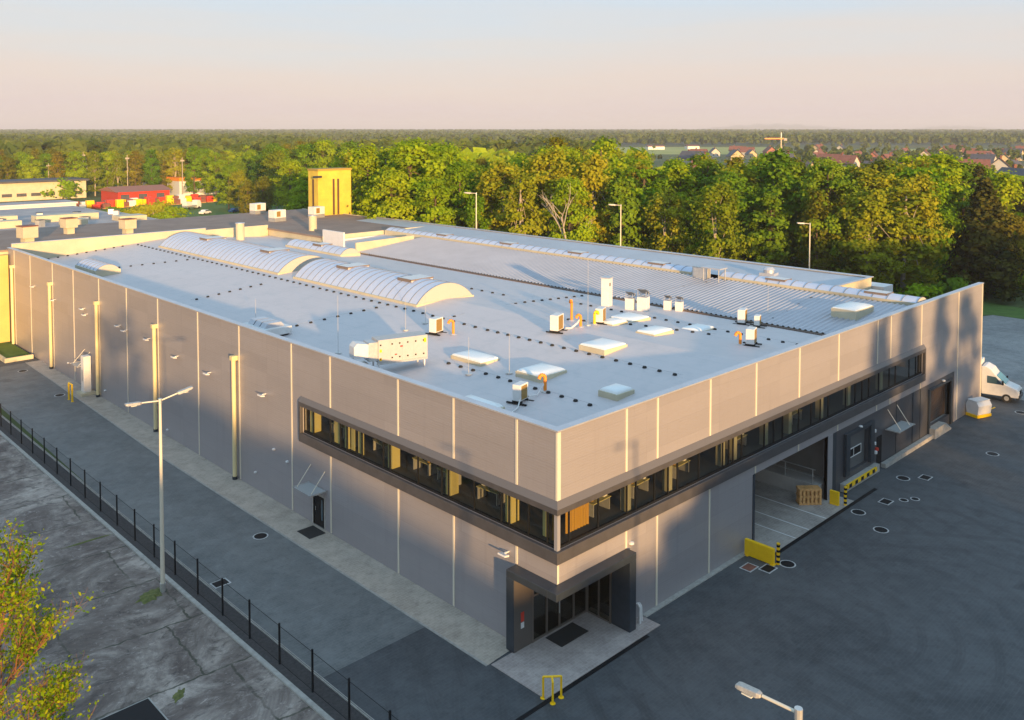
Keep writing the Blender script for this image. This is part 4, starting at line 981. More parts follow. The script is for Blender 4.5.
# pale flat halls further left
def hall(x0,x1,y0,y1,h,label, wm='cream', rm=None):
    t = thing('flat_hall', label, 'hall', (0,0,0))
    MB().box(x0,x1,y0,y1,0,h).build('wall', M[wm], t)
    MB().box(x0-.3,x1+.3,y0-.3,y1+.3,h,h+.35).build('parapet', M[wm], t)
    MB().box(x0+.2,x1-.2,y0+.2,y1-.2,h+.35,h+.40).build('roof', rm or Mflat, t); return t
Mflat = mat('pale_flat_roof', (.26,.24,.25), .8, c2=(.42,.39,.38), nscale=.2)
t = hall(-10, 37, 134, 160, 9.6, 'wide pale flat-roofed hall behind the old hall')
for x0,x1,y0,y1,h in ((2,14,141,144,1.2),(18,29,147,150,1.2),(5,16,151,154,1.2),(30,35,139,143,.9),(20,24,138,141,1.0)): MB().box(x0,x1,y0,y1,10,10+h).build('skylight', M['cream'], t)
for i, (x, y) in enumerate(((6,137.5),(12,148),(16.5,139.5),(25,143),(27,153),(33,149),(34.5,156),(21,155.5))):
    tt = thing('roof_box', 'small ventilation box among the skylights of the wide pale hall', 'roof vent', (x,y,10), .2*i, 'ventilation boxes on the wide pale hall')
    MB().box(-.6,.6,-.5,.5,0,.9+.15*(i%3)).build('casing', M['white' if i % 2 else 'galv'], tt); MB().box(-.65,.65,-.55,.55,.9+.15*(i%3),1.0+.15*(i%3)).build('lid', M['dark'], tt)
hall(-5, 40, 166, 196, 8.4, 'second pale hall row with white end wall')
hall(-5, 43, 203, 212, 8.8, 'narrow white hall at the left edge in front of the cream block', 'white')
t = thing('factory_block', 'cream factory block with dark roof at the left edge by the wood', 'building', (0,0,0))
MB().box(40, 91, 340, 356, 0, 6.8).build('wall', M['cream'], t); MB().box(39, 92, 339, 357, 6.8, 7.5).build('roof', M['troof'], t)
for i in range(9): MB().box(46+i*5, 49.4+i*5, 339.85, 339.99, 1.6, 2.8).build('window', M['troof'], t)
MB().box(50,53,339.8,339.98,4,5.6).build('sign', M['red'], t)
t = thing('red_hall', 'red storage hall with brownish roof beside the bushes', 'hall', (0,0,0))
MB().box(89, 108, 301, 318, 0, 4.2).build('wall', M['red'], t); b = MB(); b.extr([(300,4.2),(319,4.2),(309.5,5.8)], 'x', 88, 109); b.build('roof', mat('rusty_roof', (.30,.13,.09), .8), t)
for i in range(3): MB().box(90+i*6.5, 93+i*6.5, 300.85, 300.99, .2, 3.2).build('door', M['troof'], t)
t = thing('white_orange_hall', 'small white hall with orange stripe beyond the red hall', 'hall', (0,0,0))
MB().box(121, 138, 322, 334, 0, 6.0).build('wall', M['white'], t); MB().box(120.8, 138.2, 321.8, 334.2, 6.0, 7.4).build('roof', M['orange'], t)
for i in range(5): MB().box(122.5+i*3.2, 124.3+i*3.2, 321.85, 321.99, 1, 4).build('window', M['cap'], t)
# stacks of red and yellow goods
gp = None
lb_ = ['red', 'yellow', 'tile', 'white', 'yellow', 'red', 'tile']
for i in range(44):
    x = 66 + (i % 22)*2.5 + rnd.uniform(-.6,.6); y = 290 - (i//22)*5 + rnd.uniform(-1.5,1.5); h = rnd.uniform(1.6,3.0); c_ = lb_[i % 7]
    t = thing('goods_stack', 'small stack of %s goods in the storage yard before the red hall' % {'red':'red','tile':'brownish red','yellow':'yellow','white':'white'}[c_], 'stack', (x,y,0), 0, 'stacks of %s goods in the storage yard' % c_.replace('tile','brownish red'))
    MB().box(-1.2,1.2,-.9,.9,.15,h).build('load', M[c_], t, bevel=.1); MB().box(-1.25,1.25,-.95,.95,0,.15).build('pallet', M['wood'], t)
# cars near the lawn
def car(x, y, rz_, m, label):
    t = thing('parked_car', label, 'car', (x,y,0), rz_, 'cars parked behind the old hall')
    b = MB(); b.extr([(-2.1,.3),(-2.1,.85),(-1.9,.95),(-1.2,1.0),(-.8,1.45),(.6,1.45),(1.1,.98),(2.0,.85),(2.15,.6),(2.15,.3)], 'y', -.85, .85); b.build('body', m, t, bevel=.06)
    b = MB(); b.extr([(-1.12,1.0),(-.78,1.38),(.56,1.38),(1.0,1.0)], 'y', -.865, .865); b.build('window', M['carglass'], t)
    for xx in (-1.35,1.35):
        for s_ in (-1,1): b = MB(); b.tube((xx,s_*.68,.32),(xx,s_*.88,.32),.32,n=14); b.build('wheel', M['rubber'], t)
for px, D, m, lb, a in ((234,113*2.55,M['carblue'],'blue car parked on the lawn edge behind the old hall',.3), (204,282,M['white'],'white low car parked behind the old hall roof',.5),
        (394,158,M['carblue'],'dark blue car parked in front of the tall trees',-.6), (404,160,M['troof'],'dark grey car parked next to the blue one',-.6)):
    p = vd(px, D); car(p[0], p[1], a, m, lb)
p = vd(191, 300); t = thing('white_truck', 'small white lorry parked by the lawn', 'lorry', p, .4)
MB().box(-3.4,1.2,-1.1,1.1,.8,1.4).build('flatbed', M['galv'], t); b = MB(); b.extr([(1.3,.5),(1.3,3.0),(2.8,3.0),(3.3,1.9),(3.3,.5)],'y',-1.1,1.1); b.build('cab', M['white'], t, bevel=.08); MB().box(-3.4,-1,-1.1,1.1,1.4,2.6).build('load', M['white'], t); MB().box(2.9,3.2,-.95,.95,1.9,2.6).build('windscreen', M['carglass'], t)
for xx in (-2.4,2.2):
    for s_ in (-1,1): b = MB(); b.tube((xx,s_*.85,.45),(xx,s_*1.12,.45),.45,n=14); b.build('wheel', M['rubber'], t)
# planter at the golden end wall
b = MB(); b.box(-3.4,-3.15,84.4,94,0,.5); b.box(-3.15,-.35,84.4,84.65,0,.5); tag(b.build('planter_kerb', M['yellow2'] if 'yellow2' in M else M['cream']), kind='structure')
sheet('planter_grass', [(-3.15,84.65),(-.35,84.65),(-.35,94.4),(-3.15,94.4)], .3, M['lawn'])

# ------------------------------------------------------------------ trees
def crown_arrays(rng, lobes, nleaf, size, droop=0):
    """leaf quads scattered in the shells of many small lobes. returns verts, tint per vertex"""
    V = []; Tn = []
    tot = sum(r*r for _, r in lobes); ctr = sum(c[2] for c, _ in lobes)/len(lobes)*.9
    for (c, r) in lobes:
        k = max(6, int(nleaf*r*r/tot))
        d = rng.normal(size=(k,3)); d /= np.linalg.norm(d, axis=1)[:,None]
        rad = r*(np.abs(rng.normal(scale=.62, size=(k,1))) + .25)
        p = np.array(c) + d*rad*np.array([1.15,1.15,.75])
        g = p - np.array([0,0,ctr]); g /= np.linalg.norm(g, axis=1)[:,None] + 1e-6
        nrm = d*.45 + g*.75 + rng.normal(scale=.42, size=(k,3)); nrm /= np.linalg.norm(nrm, axis=1)[:,None]
        t = np.cross(nrm, rng.normal(size=(k,3))); t /= np.linalg.norm(t, axis=1)[:,None]; bt = np.cross(nrm, t)
        s = size*rng.uniform(.6,1.35,size=(k,1))
        q = np.stack([p - t*s*.5 - bt*s*.35, p + t*s*.5 - bt*s*.45, p + t*s*.45 + bt*s*.5, p - t*s*.4 + bt*s*.4], 1)
        V.append(q.reshape(-1,3))
        tn = np.clip(rng.uniform(0,1) * .6 + rng.uniform(0,.4,size=(k,1)), 0, 1)
        Tn.append(np.repeat(tn, 4, 1).reshape(-1))
    return np.concatenate(V), np.concatenate(Tn)
def quads_mesh(name, V, Tn, m):
    me = bpy.data.meshes.new(name); n_ = len(V); q = n_//4
    me.vertices.add(n_); me.vertices.foreach_set('co', V.astype(np.float32).ravel())
    me.loops.add(n_); me.loops.foreach_set('vertex_index', np.arange(n_, dtype=np.int32))
    me.polygons.add(q); me.polygons.foreach_set('loop_start', np.arange(0, n_, 4, dtype=np.int32)); me.polygons.foreach_set('loop_total', np.full(q, 4, dtype=np.int32))
    me.update(); a = me.attributes.new('tint', 'FLOAT', 'POINT'); a.data.foreach_set('value', Tn.astype(np.float32)); me.materials.append(m)
    return me
def branchy(b, rng, base, top, r, lobes, k):
    b.tube(base, top, r, r*.35, 7)
    base = Vector(base); top = Vector(top)
    for i in range(min(k, len(lobes))):
        c, rr = lobes[i]; f = .3 + .6*rng.random(); s = base.lerp(top, f)
        b.tube(s, Vector(c)*.92 + s*.08, r*.32, r*.08, 5)
def make_tree(seed, kind, leaf, bark, h=20., spread=.24, n=2600, size=.55, openness=0):
    rng = np.random.default_rng(seed); lobes = []
    if kind == 'round':
        for i in range(80):
            f = rng.uniform(.12, 1.0); rr = h*spread*math.sin(min(1, (1.04-f)*1.75 + .12)*math.pi*.5)*(.75+.5*rng.random()) * (1 if f > .35 else .8)
            a = rng.uniform(0, 2*math.pi); q = rng.uniform(.25, 1)**.6
            lobes.append(((rr*q*math.cos(a), rr*q*math.sin(a), h*f*.95), h*rng.uniform(.035,.068)))
    elif kind == 'tall':
        for i in range(72):
            f = rng.uniform(.12, 1.0); rr = h*spread*.62*math.sin(min(1, (1.05-f)*2.0 + .08)*math.pi*.5)
            a = rng.uniform(0, 2*math.pi); q = rng.uniform(.2, 1)**.6
            lobes.append(((rr*q*math.cos(a), rr*q*math.sin(a), h*f*.96), h*rng.uniform(.03,.055)))
    elif kind == 'bush':
        for i in range(16):
            a = rng.uniform(0, 2*math.pi); q = rng.uniform(0,1)**.5
            lobes.append(((h*.55*q*math.cos(a), h*.55*q*math.sin(a), h*rng.uniform(.18,.8)*(1-.35*q)), h*rng.uniform(.14,.24)))
    elif kind == 'conifer':
        for i in range(90):
            f = (i+.5)/90; rr = h*.25*(1-f)**.85 + .15; a = i*2.4; q = rng.uniform(.45,1)
            lobes.append(((rr*q*math.cos(a), rr*q*math.sin(a), h*(.07+.91*f)), h*.046*(1.25-f*.7)))
    V, Tn = crown_arrays(rng, lobes, n, size)
    t = empty(dict(round='broadleaf_tree', tall='slender_tree', bush='bush', conifer='conifer_tree')[kind])
    me = quads_mesh('crown', V, Tn, M[leaf]); o = bpy.data.objects.new('crown', me); col.objects.link(o); o.parent = t
    b = MB(); py = random.Random(seed)
    if kind == 'bush': b.tube((0,0,-.05), (0,0,h*.5), h*.03, h*.01, 6)
    else: branchy(b, py, (0,0,-.1), (rng.uniform(-.4,.4), rng.uniform(-.4,.4), h*.9), h*.014, lobes, 12 if kind != 'conifer' else 0)
    b.build('trunk' if kind != 'bush' else 'stem', M[bark], t, smooth=True)
    return t
protos = {}
def P_(key, *a, **k): protos.setdefault(key, []).append(make_tree(*a, **k))
P_('fresh', 1, 'round', 'leafA', 'bark', n=13000, size=.34); P_('fresh', 2, 'round', 'leafA', 'bark', spread=.21, n=13000, size=.34); P_('fresh', 3, 'tall', 'leafA', 'bark', n=9000, size=.37)
P_('yellowish', 4, 'round', 'leafB', 'palebark', spread=.20, n=9000, size=.37); P_('yellowish', 5, 'tall', 'leafB', 'palebark', n=6500, size=.36)
P_('olive', 6, 'round', 'leafC', 'bark', spread=.2, n=6500, size=.36); P_('olive', 7, 'tall', 'leafC', 'bark', n=5000, size=.36)
P_('deep', 8, 'round', 'leafD', 'bark', n=13000, size=.34); P_('deep', 9, 'tall', 'leafD', 'bark', n=6000, size=.48)
P_('conifer', 10, 'conifer', 'needle', 'bark', n=14000, size=.40)
P_('bush', 11, 'bush', 'leafA', 'bark', h=4, n=1500, size=.28); P_('bushd', 12, 'bush', 'leafD', 'bark', h=4, n=1500, size=.28); P_('bushy', 13, 'bush', 'leafB', 'palebark', h=4, n=1300, size=.28)
KIND = dict(fresh='fresh green broadleaf tree', yellowish='yellow-green spring tree', olive='brownish budding tree', deep='dark green tree', conifer='dark conifer', bush='green bush', bushd='dark green bush', bushy='yellow-green bush')
def plant(key, x, y, s, label, group, sx=1.0):
    pr = rnd.choice(protos[key])
    o = inst(pr, (x, y, 0), rnd.uniform(0, 6.28), (s*sx, s*sx, s), label, group); o['category'] = 'bush' if key.startswith('bush') else 'tree'
    if '_used' in o and o is not pr: del o['_used']
    return o
def pick(ws):
    r_ = rnd.random()*sum(ws.values())
    for k_, v_ in ws.items():
        r_ -= v_
        if r_ <= 0: return k_
    return k_
def wtop(px):      # wanted top of the belt (pixel row) for a picture column, drives the height of trees there
    pts = [(330,150), (350,138), (440,141), (480,158), (540,142), (570,134), (620,138), (645,153), (700,155), (735,155), (800,150), (840,157), (870,160), (905,149), (960,155), (1000,172), (1060,180)]
    for (a,b_), (c,d) in zip(pts, pts[1:]):
        if a <= px <= c: return b_ + (d-b_)*(px-a)/(c-a)
    return 160
# the belt of tall trees right behind the warehouse
rows = [(149,0,1.0), (157,.5,1.0), (167,.2,1), (179,.7,1), (194,.3,.98), (214,.4,.95)]
for ri, (D0, off, hs) in enumerate(rows):
    step = 7.6/D0*885; px = (392 if D0 < 165 else 358) + off*step if D0 < 190 else 300 + off*step
    while px < 1060:
        D = D0 + rnd.uniform(-4,4)
        if px > 690: D -= 12 if px < 955 else 2
        h = 27.2 - (wtop(px)-129)*D/885; h *= rnd.uniform(.90,1.03) if ri > 0 else rnd.uniform(.70,.95)
        q = vd(px, D)
        if px < 470: ws = dict(fresh=8, yellowish=1.2, deep=.6)
        elif px < 560: ws = dict(fresh=3, yellowish=2, olive=3, deep=1)
        elif px < 700: ws = dict(fresh=5, yellowish=2.5, olive=1.4, deep=2)
        elif px < 860: ws = dict(fresh=3, yellowish=2.2, olive=1.8, deep=3)
        elif px < 950: ws = dict(fresh=4, yellowish=4, olive=1.0, deep=1.5)
        else: ws = dict(deep=4, conifer=2, olive=1.5, fresh=1)
        key = pick(ws)
        reg = 'left' if px < 480 else 'middle' if px < 700 else 'right'
        plant(key, q[0], q[1], h/20, '%s in the tall belt behind the %s part of the warehouse' % (KIND[key], reg), '%ss behind the %s part of the warehouse' % (KIND[key], reg), rnd.uniform(.95,1.25))
        px += step*rnd.uniform(.8,1.2)
# big specimens
q = vd(905,138); plant('yellowish', q[0], q[1], .93, 'broad yellow-green tree towering left of the brownish conifer at the right', 'broad tree at the right', 1.7)
q = vd(985,143); plant('conifer', q[0], q[1], .98, 'big dark brownish conifer at the right edge behind the lawn', 'big conifer at the right', 1.35)
for px, D, kk, s_ in ((700,131,'bushd',1.6),(735,130,'bushd',1.3),(770,128,'bush',1.5),(800,127,'bushd',1.7),(835,126,'bush',1.3),(865,126,'bushd',1.7),(895,125,'bushd',1.4),(925,126,'bush',1.6),(950,138,'bushd',1.5),(1010,146,'bushd',1.4),
        (640,133,'bushy',1.2),(600,137,'bush',1.5),(560,139,'bushd',1.5),(520,141,'bushy',1.5),(490,143,'bushd',1.4),(455,145,'bush',1.5),(430,147,'bushd',1.4),(1040,147,'bush',1.2),(670,132,'bush',1.4)):
    q = vd(px, D); plant(kk, q[0], q[1], s_, '%s at the foot of the tree belt behind the warehouse' % KIND[kk], '%ses at the foot of the tree belt' % KIND[kk], 1.1)
# dead pale tree
t = thing('bare_tree', 'leafless pale tree standing among the green trees behind the roof', 'tree', vd(567, 142))
b = MB(); r2 = random.Random(3)
def grow(p, d, L, r, n):
    e = p + d*L; b.tube(p, e, r, r*.6, 6)
    if n:
        for k_ in range(3 if n > 2 else 2):
            nd = (d + Vector((r2.uniform(-.6,.6), r2.uniform(-.6,.6), r2.uniform(-.1,.4)))).normalized(); grow(p.lerp(e, r2.uniform(.55,1)), nd, L*r2.uniform(.5,.75), r*.55, n-1)
grow(Vector((0,0,0)), Vector((.05,0,1)), 9, .32, 4); b.build('trunk', M['palebark'], t)
# wood on the left
for ri, D0 in enumerate((362, 378, 396, 418, 445)):
    step = 9.0/D0*885; px = -14 + rnd.uniform(0,step)
    while px < 350:
        D = D0 + rnd.uniform(-7,7)
        if px > 190: D -= 60*(px-190)/160 + 10
        wt = 150 if px < 190 else 150 - (px-190)/160*9
        h = max(12, min(23, 27.2-(wt-129)*D/885))*rnd.uniform(.8,1.1); q = vd(px, D)
        key = pick(dict(fresh=2.6, yellowish=2.6, olive=2.6, deep=.8)) if px < 200 else pick(dict(fresh=4, yellowish=3.2, olive=2, deep=1.2))
        plant(key, q[0], q[1], h/20, '%s at the edge of the wood beyond the old halls' % KIND[key], '%ss of the wood beyond the old halls' % KIND[key], rnd.uniform(1,1.3))
        px += step*rnd.uniform(.75,1.25)
for px, D, kk, s_, sx in ((130,258,'bushy',1.5,1.4),(152,262,'bushy',2.0,1.0),(172,258,'bush',1.5,1.3),(112,268,'bush',1.2,1.4),(283,228,'bushd',1.5,1.5),(300,222,'bushd',1.7,1.2),(320,215,'bush',1.6,1.1),(262,240,'bush',1.3,1.2),(62,345,'bush',2.6,1.3)):
    q = vd(px, D); plant(kk, q[0], q[1], s_, '%s on the lawn beside the storage yard behind the old hall' % KIND[kk], '%ses between the old hall and the wood' % KIND[kk], sx)
for px, D, kk, s_ in ((247,262,'olive',.62),(262,256,'olive',.70),(228,300,'fresh',.75),(238,296,'yellowish',.7),(290,250,'fresh',.95),(276,290,'yellowish',1.05)):
    q = vd(px, D); plant(kk, q[0], q[1], s_, '%s standing free between the lawn and the wood' % KIND[kk], '%ss between the lawn and the wood' % KIND[kk], 1.2)
# trees behind the camera whose shade lies on yard and walls
HC = [(-130,12.5), (-78,14.5), (-64,18), (-52,18.3), (-43,15.5), (-38,11.6), (-34,12.3), (-31,13.8), (-28.5,11.8), (-24.5,11.2), (-20.5,15.2), (-15,16), (3,16), (3.1,22.5), (130,22.5)]
def hcast(x):
    for (a, b_), (c_, d_) in zip(HC, HC[1:]):
        if a <= x <= c_: return b_ + (d_-b_)*(x-a)/(c_-a)
    return 12.5
for row, yy in ((0,-78), (1,-84)):
    x = -125 + row*3.3
    while x < 118:
        if row == 1 and 3 < x < 40: x += 6; continue
        if 27 < x < 36 and row == 0: h = 7.5; q_ = 'deep'; wd = 2.2
        elif x > 3: h = hcast(x)*rnd.uniform(.9,1.05); q_ = rnd.choice(['olive','yellowish','fresh']); wd = .85 if x < 27 else 1.2
        else: h = hcast(x)*rnd.uniform(.985,1.015); q_ = 'deep'; wd = 1.25*17/max(h,12)
        plant(q_, x, yy + rnd.uniform(-1,1), h/20, '%s in the row behind the photographer that shades the yard' % KIND[q_], '%ss in the row behind the photographer' % KIND[q_], wd)
        x += 2.7 if x < 3 else 6.4

# near birch at the lower left
t = thing('young_birch', 'young birch with sparse yellow-green leaves at the lower left edge', 'tree', (-26.6,-3.8,0))
b = MB(); tips = []; r3 = random.Random(11)
def limb(p, d, L, r, n):
    segs = 3; q = p
    for i in range(segs):
        d = (d + Vector((r3.uniform(-.16,.16), r3.uniform(-.16,.16), .07))).normalized(); e = q + d*L/segs
        b.tube(q, e, r*(1-i*.2), r*(1-(i+1)*.2), 5, cap=False)
        if n < 2: tips.append((q.lerp(e,.5), d)); tips.append((e, d))
        q = e
        if n and i > 0 or (n and n < 3):
            for k_ in range(2 if n > 1 else 3):
                nd = (d*.8 + Vector((r3.uniform(-.9,.9), r3.uniform(-.9,.9), r3.uniform(-.1,.6)))).normalized(); limb(q, nd, L*r3.uniform(.45,.68), r*.45, n-1)
b.tube((0,0,-.1), (.1,0,6.5), .20, .13, 8)
for i in range(24):
    a = i*2.4; z = 4.6 + i*.39
    limb(Vector((.1,0,z)), Vector((math.cos(a)*.8, math.sin(a)*.8, .75)).normalized(), 2.7 - i*.035, .05, 3)
b.tube((.1,0,6.5), (.15,.1,14.4), .13, .03, 6)
b.build('trunk', M['twig'], t)
rng = np.random.default_rng(5); tp = np.array([tuple(p_) for p_, _ in tips])
print('birch tips', len(tp))
sel = rng.random(len(tp)) < min(1, 7500/len(tp)); tp = tp[sel]
pos = np.repeat(tp, 3, 0) + rng.normal(scale=.10, size=(len(tp)*3,3)); k_ = len(pos)
nrm = rng.normal(size=(k_,3)); nrm /= np.linalg.norm(nrm,axis=1)[:,None]; tt = np.cross(nrm, rng.normal(size=(k_,3))); tt /= np.linalg.norm(tt,axis=1)[:,None]; bt = np.cross(nrm,tt)
s = rng.uniform(.028,.075,size=(k_,1))
Vq = np.stack([pos-tt*s, pos-bt*s*.6, pos+tt*s, pos+bt*s*.6], 1).reshape(-1,3)
me = quads_mesh('foliage', Vq, np.repeat(rng.uniform(0,1,k_)**1.6,4), M['birchleaf']); o = bpy.data.objects.new('foliage', me); col.objects.link(o); o.parent = t

# far woods as one mass
def far_wood(name, items, m, label):
    """items: list of (x,y,z,h) crowns of loose leaf clumps"""
    rng = np.random.default_rng(9); V = []; T_ = []
    it = np.array(items); K = 34
    for a in range(0, len(it), 4000):
        c = it[a:a+4000]; n_ = len(c)
        d = rng.normal(size=(n_,K,3)); d /= np.linalg.norm(d,axis=2)[:,:,None]; d[:,:,2] = np.abs(d[:,:,2])*1.1 - .25
        hw = c[:,3][:,None,None]; p = np.stack([c[:,0],c[:,1],c[:,2]+c[:,3]*.58],1)[:,None,:] + d*hw*np.array([.25,.25,.40])*rng.uniform(.7,1.05,size=(n_,K,1))
        nrm = d + rng.normal(scale=.4,size=d.shape); nrm /= np.linalg.norm(nrm,axis=2)[:,:,None]
        t = np.cross(nrm, rng.normal(size=d.shape)); t /= np.linalg.norm(t,axis=2)[:,:,None]; bt = np.cross(nrm,t)
        s = hw*rng.uniform(.09,.19,size=(n_,K,1))
        V.append(np.stack([p-t*s-bt*s*.8, p+t*s-bt*s*.9, p+t*s*.9+bt*s, p-t*s+bt*s*.8], 2).reshape(-1,3))
        tn = rng.uniform(0,.75,size=(n_,1,1)) + rng.uniform(0,.25,size=(n_,K,1)); T_.append(np.repeat(tn,4,2).reshape(-1))
    me = quads_mesh(name, np.concatenate(V), np.concatenate(T_), m); o = bpy.data.objects.new(name, me); col.objects.link(o)
    return tag(o, label, 'wood', kind='stuff')
def rise(D): return 0 if D < 1400 else min(8, (D-1400)*.003)
items = []
D = 470
while D < 1340:           # mid distance
    stp = 9 + D*.004; px = -40
    while px < 1070:
        inwood = px < 330 or (px < 600 and D < 900) or (D < 430) or (px >= 600 and D > 480 and rnd.random() < (.5 if D < 950 else .08)) or (330 <= px < 600 and rnd.random() < .15)
        if px > 600 and D < 620 and rnd.random() < .4: inwood = False
        if 600 <= px < 770 and rnd.random() < .85: inwood = False
        if 300 < px < 600 and D > 700 and rnd.random() < .8: inwood = False
        if px < 330 and D > 1230 and rnd.random() < .8: inwood = False
        if inwood:
            q = vd(px, D + rnd.uniform(-7,7)); hh = (rnd.uniform(14,21) if px < 600 else rnd.uniform(5,9) if px < 770 else rnd.uniform(6,11)); items.append((q[0],q[1],0,hh))
        px += stp/D*885*rnd.uniform(.7,1.3)
    D += 16 if px < 600 else 16
far_wood('mid_wood', items, M['farleaf'], 'mixed wood stretching behind the tree belt')
items = []
for D0 in (232, 250, 270, 300, 335, 375, 420):       # lower growth between the belt and the village
    px = 350
    while px < 1070:
        q = vd(px, D0 + rnd.uniform(-8,8)); top = 150 if px < 640 else 168 if px < 830 else 175
        hh = min(20, 27.2-(top-129)*D0/885)*rnd.uniform(.7,1.05)
        if hh > 3.5: items.append((q[0],q[1],0,hh))
        px += 8/D0*885*rnd.uniform(.7,1.3)
far_wood('green_belt', items, M['leafB2'] if 'leafB2' in M else M['leafA'], 'loose green treetops between the tree belt and the village')
items = []
D = 1345
while D < 6500:
    stp = 9 + D*.0022; px = -40
    while px < 1070:
        q = vd(px, D + rnd.uniform(-.3,.3)*40); items.append((q[0],q[1],rise(D)-1,rnd.uniform(13,21)))
        px += stp/D*885*rnd.uniform(.7,1.3)
    D *= 1.035
far_wood('far_forest', items, M['farleaf'], 'far forest reaching to the horizon')
print('far crowns', len(items))
b = MB(); pts = [(p_, D_) for D_ in (1395, 3000, 5500, 9000) for p_ in (-200, 1250)]
for (D0,D1) in ((1395,5500),(5500,12000)):
    a_, c_ = vd(-400,D0,rise(D0)-.3), vd(1400,D0,rise(D0)-.3); e_, g_ = vd(1400,D1,rise(D1)-.3), vd(-400,D1,rise(D1)-.3); b.quad(a_,c_,e_,g_)
tag(b.build('rising_ground', mat('forest_floor', (.03,.045,.012), .95)), kind='structure')
# blue hills on the horizon
def hills(name, p0, p1, D, hmax):
    b = MB(); N = 40; vs = []
    for i in range(N+1):
        px = p0+(p1-p0)*i/N; hh = 24 + hmax*max(0, math.sin(math.pi*i/N))**1.2*(1+.15*math.sin(i*1.3)); x, y, _ = vd(px, D)
        x2, y2, _ = vd(px, D*1.15); vs += [(x,y,-1),(x,y,hh*.6),(x2,y2,hh)]
    fs = []
    for i in range(N):
        for j in (0,1): fs.append((3*i+j, 3*i+3+j, 3*i+4+j, 3*i+1+j))
    b.add(vs, fs); tag(b.build(name, mat('hill_blue', (.05,.07,.07), .95), smooth=True), kind='structure')
hills('far_hills', 690, 860, 12500, 85); hills('far_hills', 900, 1010, 12500, 60)

# ------------------------------------------------------------------ village beyond the trees
wallc = [mat('house_wall_white', (.52,.49,.44), .8), mat('house_wall_cream', (.52,.42,.25), .8), mat('house_wall_brick', (.35,.14,.09), .8), mat('house_wall_grey', (.4,.4,.4), .8)]
wn = ['white', 'cream', 'brick red', 'grey']; rn = {'tile':'red', 'troof':'dark'}
def house(wi, rk):
    t = empty('house'); t['category'] = 'house'
    MB().box(-5.5,5.5,-4,4,0,4.6).build('wall', wallc[wi], t)
    b = MB(); b.extr([(-4.0,4.6),(4.0,4.6),(0,8.2)], 'x', -5.5, 5.5); b.build('gable', wallc[wi], t)
    b = MB(); b.add([(-6,-4.6,4.25),(6,-4.6,4.25),(6,0,8.45),(-6,0,8.45),(6,4.6,4.25),(-6,4.6,4.25),(-6,-4.6,4.05),(6,-4.6,4.05),(6,0,8.2),(-6,0,8.2),(6,4.6,4.05),(-6,4.6,4.05)],
        [(0,1,2,3),(3,2,4,5),(6,9,8,7),(9,11,10,8),(0,6,7,1),(5,4,10,11)]); r_ = b.build('roof', M[rk], t)
    MB().box(1.5,2.3,-.9,-.2,7.2,9.3).build('chimney', M['tile'], r_)
    for x in (-3.5,0,3.3): MB().box(x-.6,x+.6,-4.05,-4.002,1.4,2.8).build('window', M['carglass'], t)
    for y in (-1.8,1.8): MB().box(-5.55,-5.502,y-.5,y+.5,1.4,2.8).build('window', M['carglass'], t)
    return t
hp = {}
spots = []
r4 = random.Random(21)
tries = 0
while len(spots) < 54 and tries < 4000:
    tries += 1
    px = r4.uniform(690,1060); D = r4.uniform(470,950)
    if px < 760 and D < 620: continue
    q = vd(px, D)
    if all((q[0]-s_[0])**2+(q[1]-s_[1])**2 > 20**2 for s_ in spots): spots.append((q[0],q[1],px,D))
for x, y, px, D in spots:
    wi = r4.choice([0,0,1,1,2,3]); rk = r4.choice(['tile','troof','troof','tile'])
    if (wi,rk) not in hp: hp[(wi,rk)] = house(wi,rk)
    reg = 'nearer' if D < 650 else 'farther'
    side_ = 'left half' if px < 860 else 'right half'
    inst(hp[(wi,rk)], (x,y,0), r4.choice([0,.3,1.57,1.9,.8]) , r4.uniform(.95,1.35), 'distant house, %s walls, %s roof, %s of the village, %s rows' % (wn[wi], rn[rk], side_, reg), '%s houses with %s roof in the %s of the village, %s rows' % (wn[wi], rn[rk], side_, reg))
q = vd(1018, 330); t = inst(house(1,'troof'), (q[0],q[1],0), .9, 1.5, 'yellow gabled house at the far right edge above the trees'); 
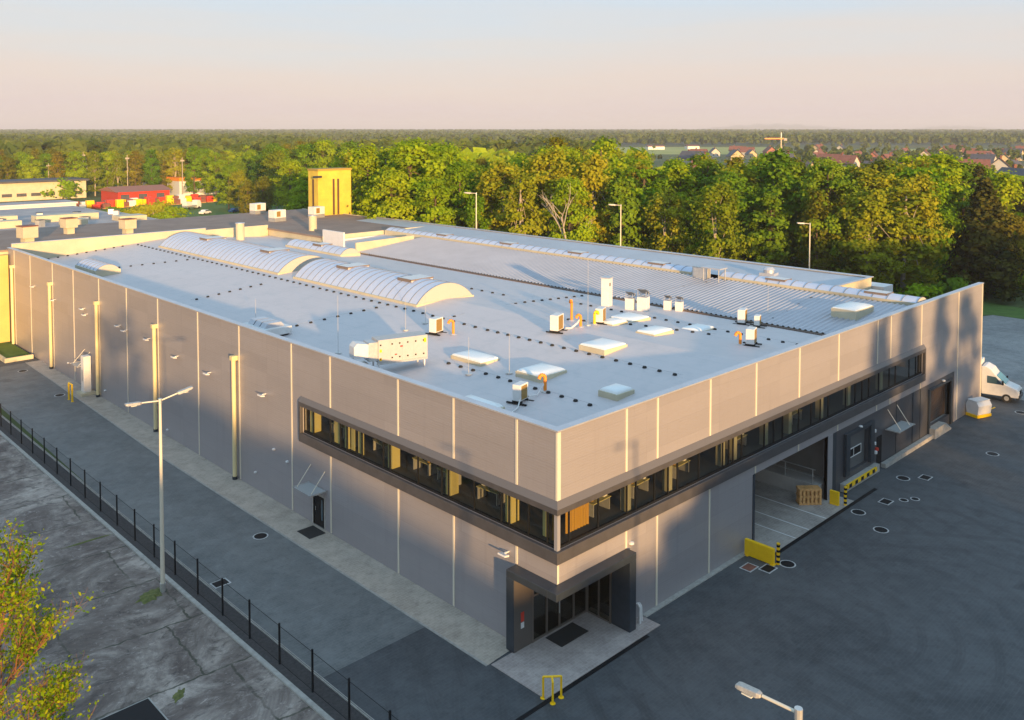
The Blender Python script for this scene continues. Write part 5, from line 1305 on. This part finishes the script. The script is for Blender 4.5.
# long low pale sheds far off
for px, D, L, lb in ((655,1180,22,'long pale shed before the far forest, left one'), (692,1200,16,'long pale shed before the far forest, right one'), (195,900,50,'pale shed standing in the left wood')):
    q = vd(px, D); t = thing('far_shed', lb, 'shed', q, R(-40)); MB().box(-L/2,L/2,-8,8,0,4).build('wall', M['white'], t); b = MB(); b.extr([(-8.5,4),(8.5,4),(0,6)],'x',-L/2-.5,L/2+.5); b.build('roof', M['tile'], t)
# tower crane
q = vd(781, 700); t = thing('tower_crane', 'small orange and white tower crane above the village', 'crane', q, R(-44))
MB().box(-.35,.35,-.35,.35,0,20).build('mast', M['cream'], t); MB().box(-13,2,-.4,.4,19.2,20.1).build('jib', M['orange'], t); MB().box(-.3,.3,-.3,.3,20.2,24.5).build('tower_head', M['white'], t); MB().box(2,4.5,-.8,.8,18,20).build('counterweight', M['kerb'], t)
# pylons poking out of the wood on the left
for i, (px, D, h) in enumerate(((83,372,22), (48,372,16), (127,355,21), (182,350,20))):
    q = vd(px, D); t = thing('wooden_mast', 'thin pale mast rising before the left wood, number %s from the left' % ['second','first','third','fourth'][i], 'mast', q, 0, 'thin masts before the left wood')
    MB().tube((0,0,0),(0,0,h*.8),.22,.14,8).build('pole', M['palebark'], t); MB().box(-.8,.8,-.08,.08,h*.72,h*.75).build('crossarm', M['palebark'], t)

# ------------------------------------------------------------------ haze
HAZE = True
if HAZE:
    b = MB(); b.box(-14500, 14500, -14500, 14500, -1.2, 140); hz = b.build('haze', None or M['white']); tag(hz, kind='stuff')
    m = bpy.data.materials.new('haze_air'); m.use_nodes = True; n = m.node_tree.nodes; l = m.node_tree.links; n.clear()
    o = n.new('ShaderNodeOutputMaterial'); v = n.new('ShaderNodeVolumePrincipled'); v.inputs['Color'].default_value = (.80,.82,.90,1); v.inputs['Density'].default_value = .00015; v.inputs['Anisotropy'].default_value = 0
    l.new(v.outputs[0], o.inputs['Volume']); hz.data.materials.clear(); hz.data.materials.append(m)
for o in bpy.data.objects:
    if '_used' in o: del o['_used']
print('objects', len(bpy.data.objects))
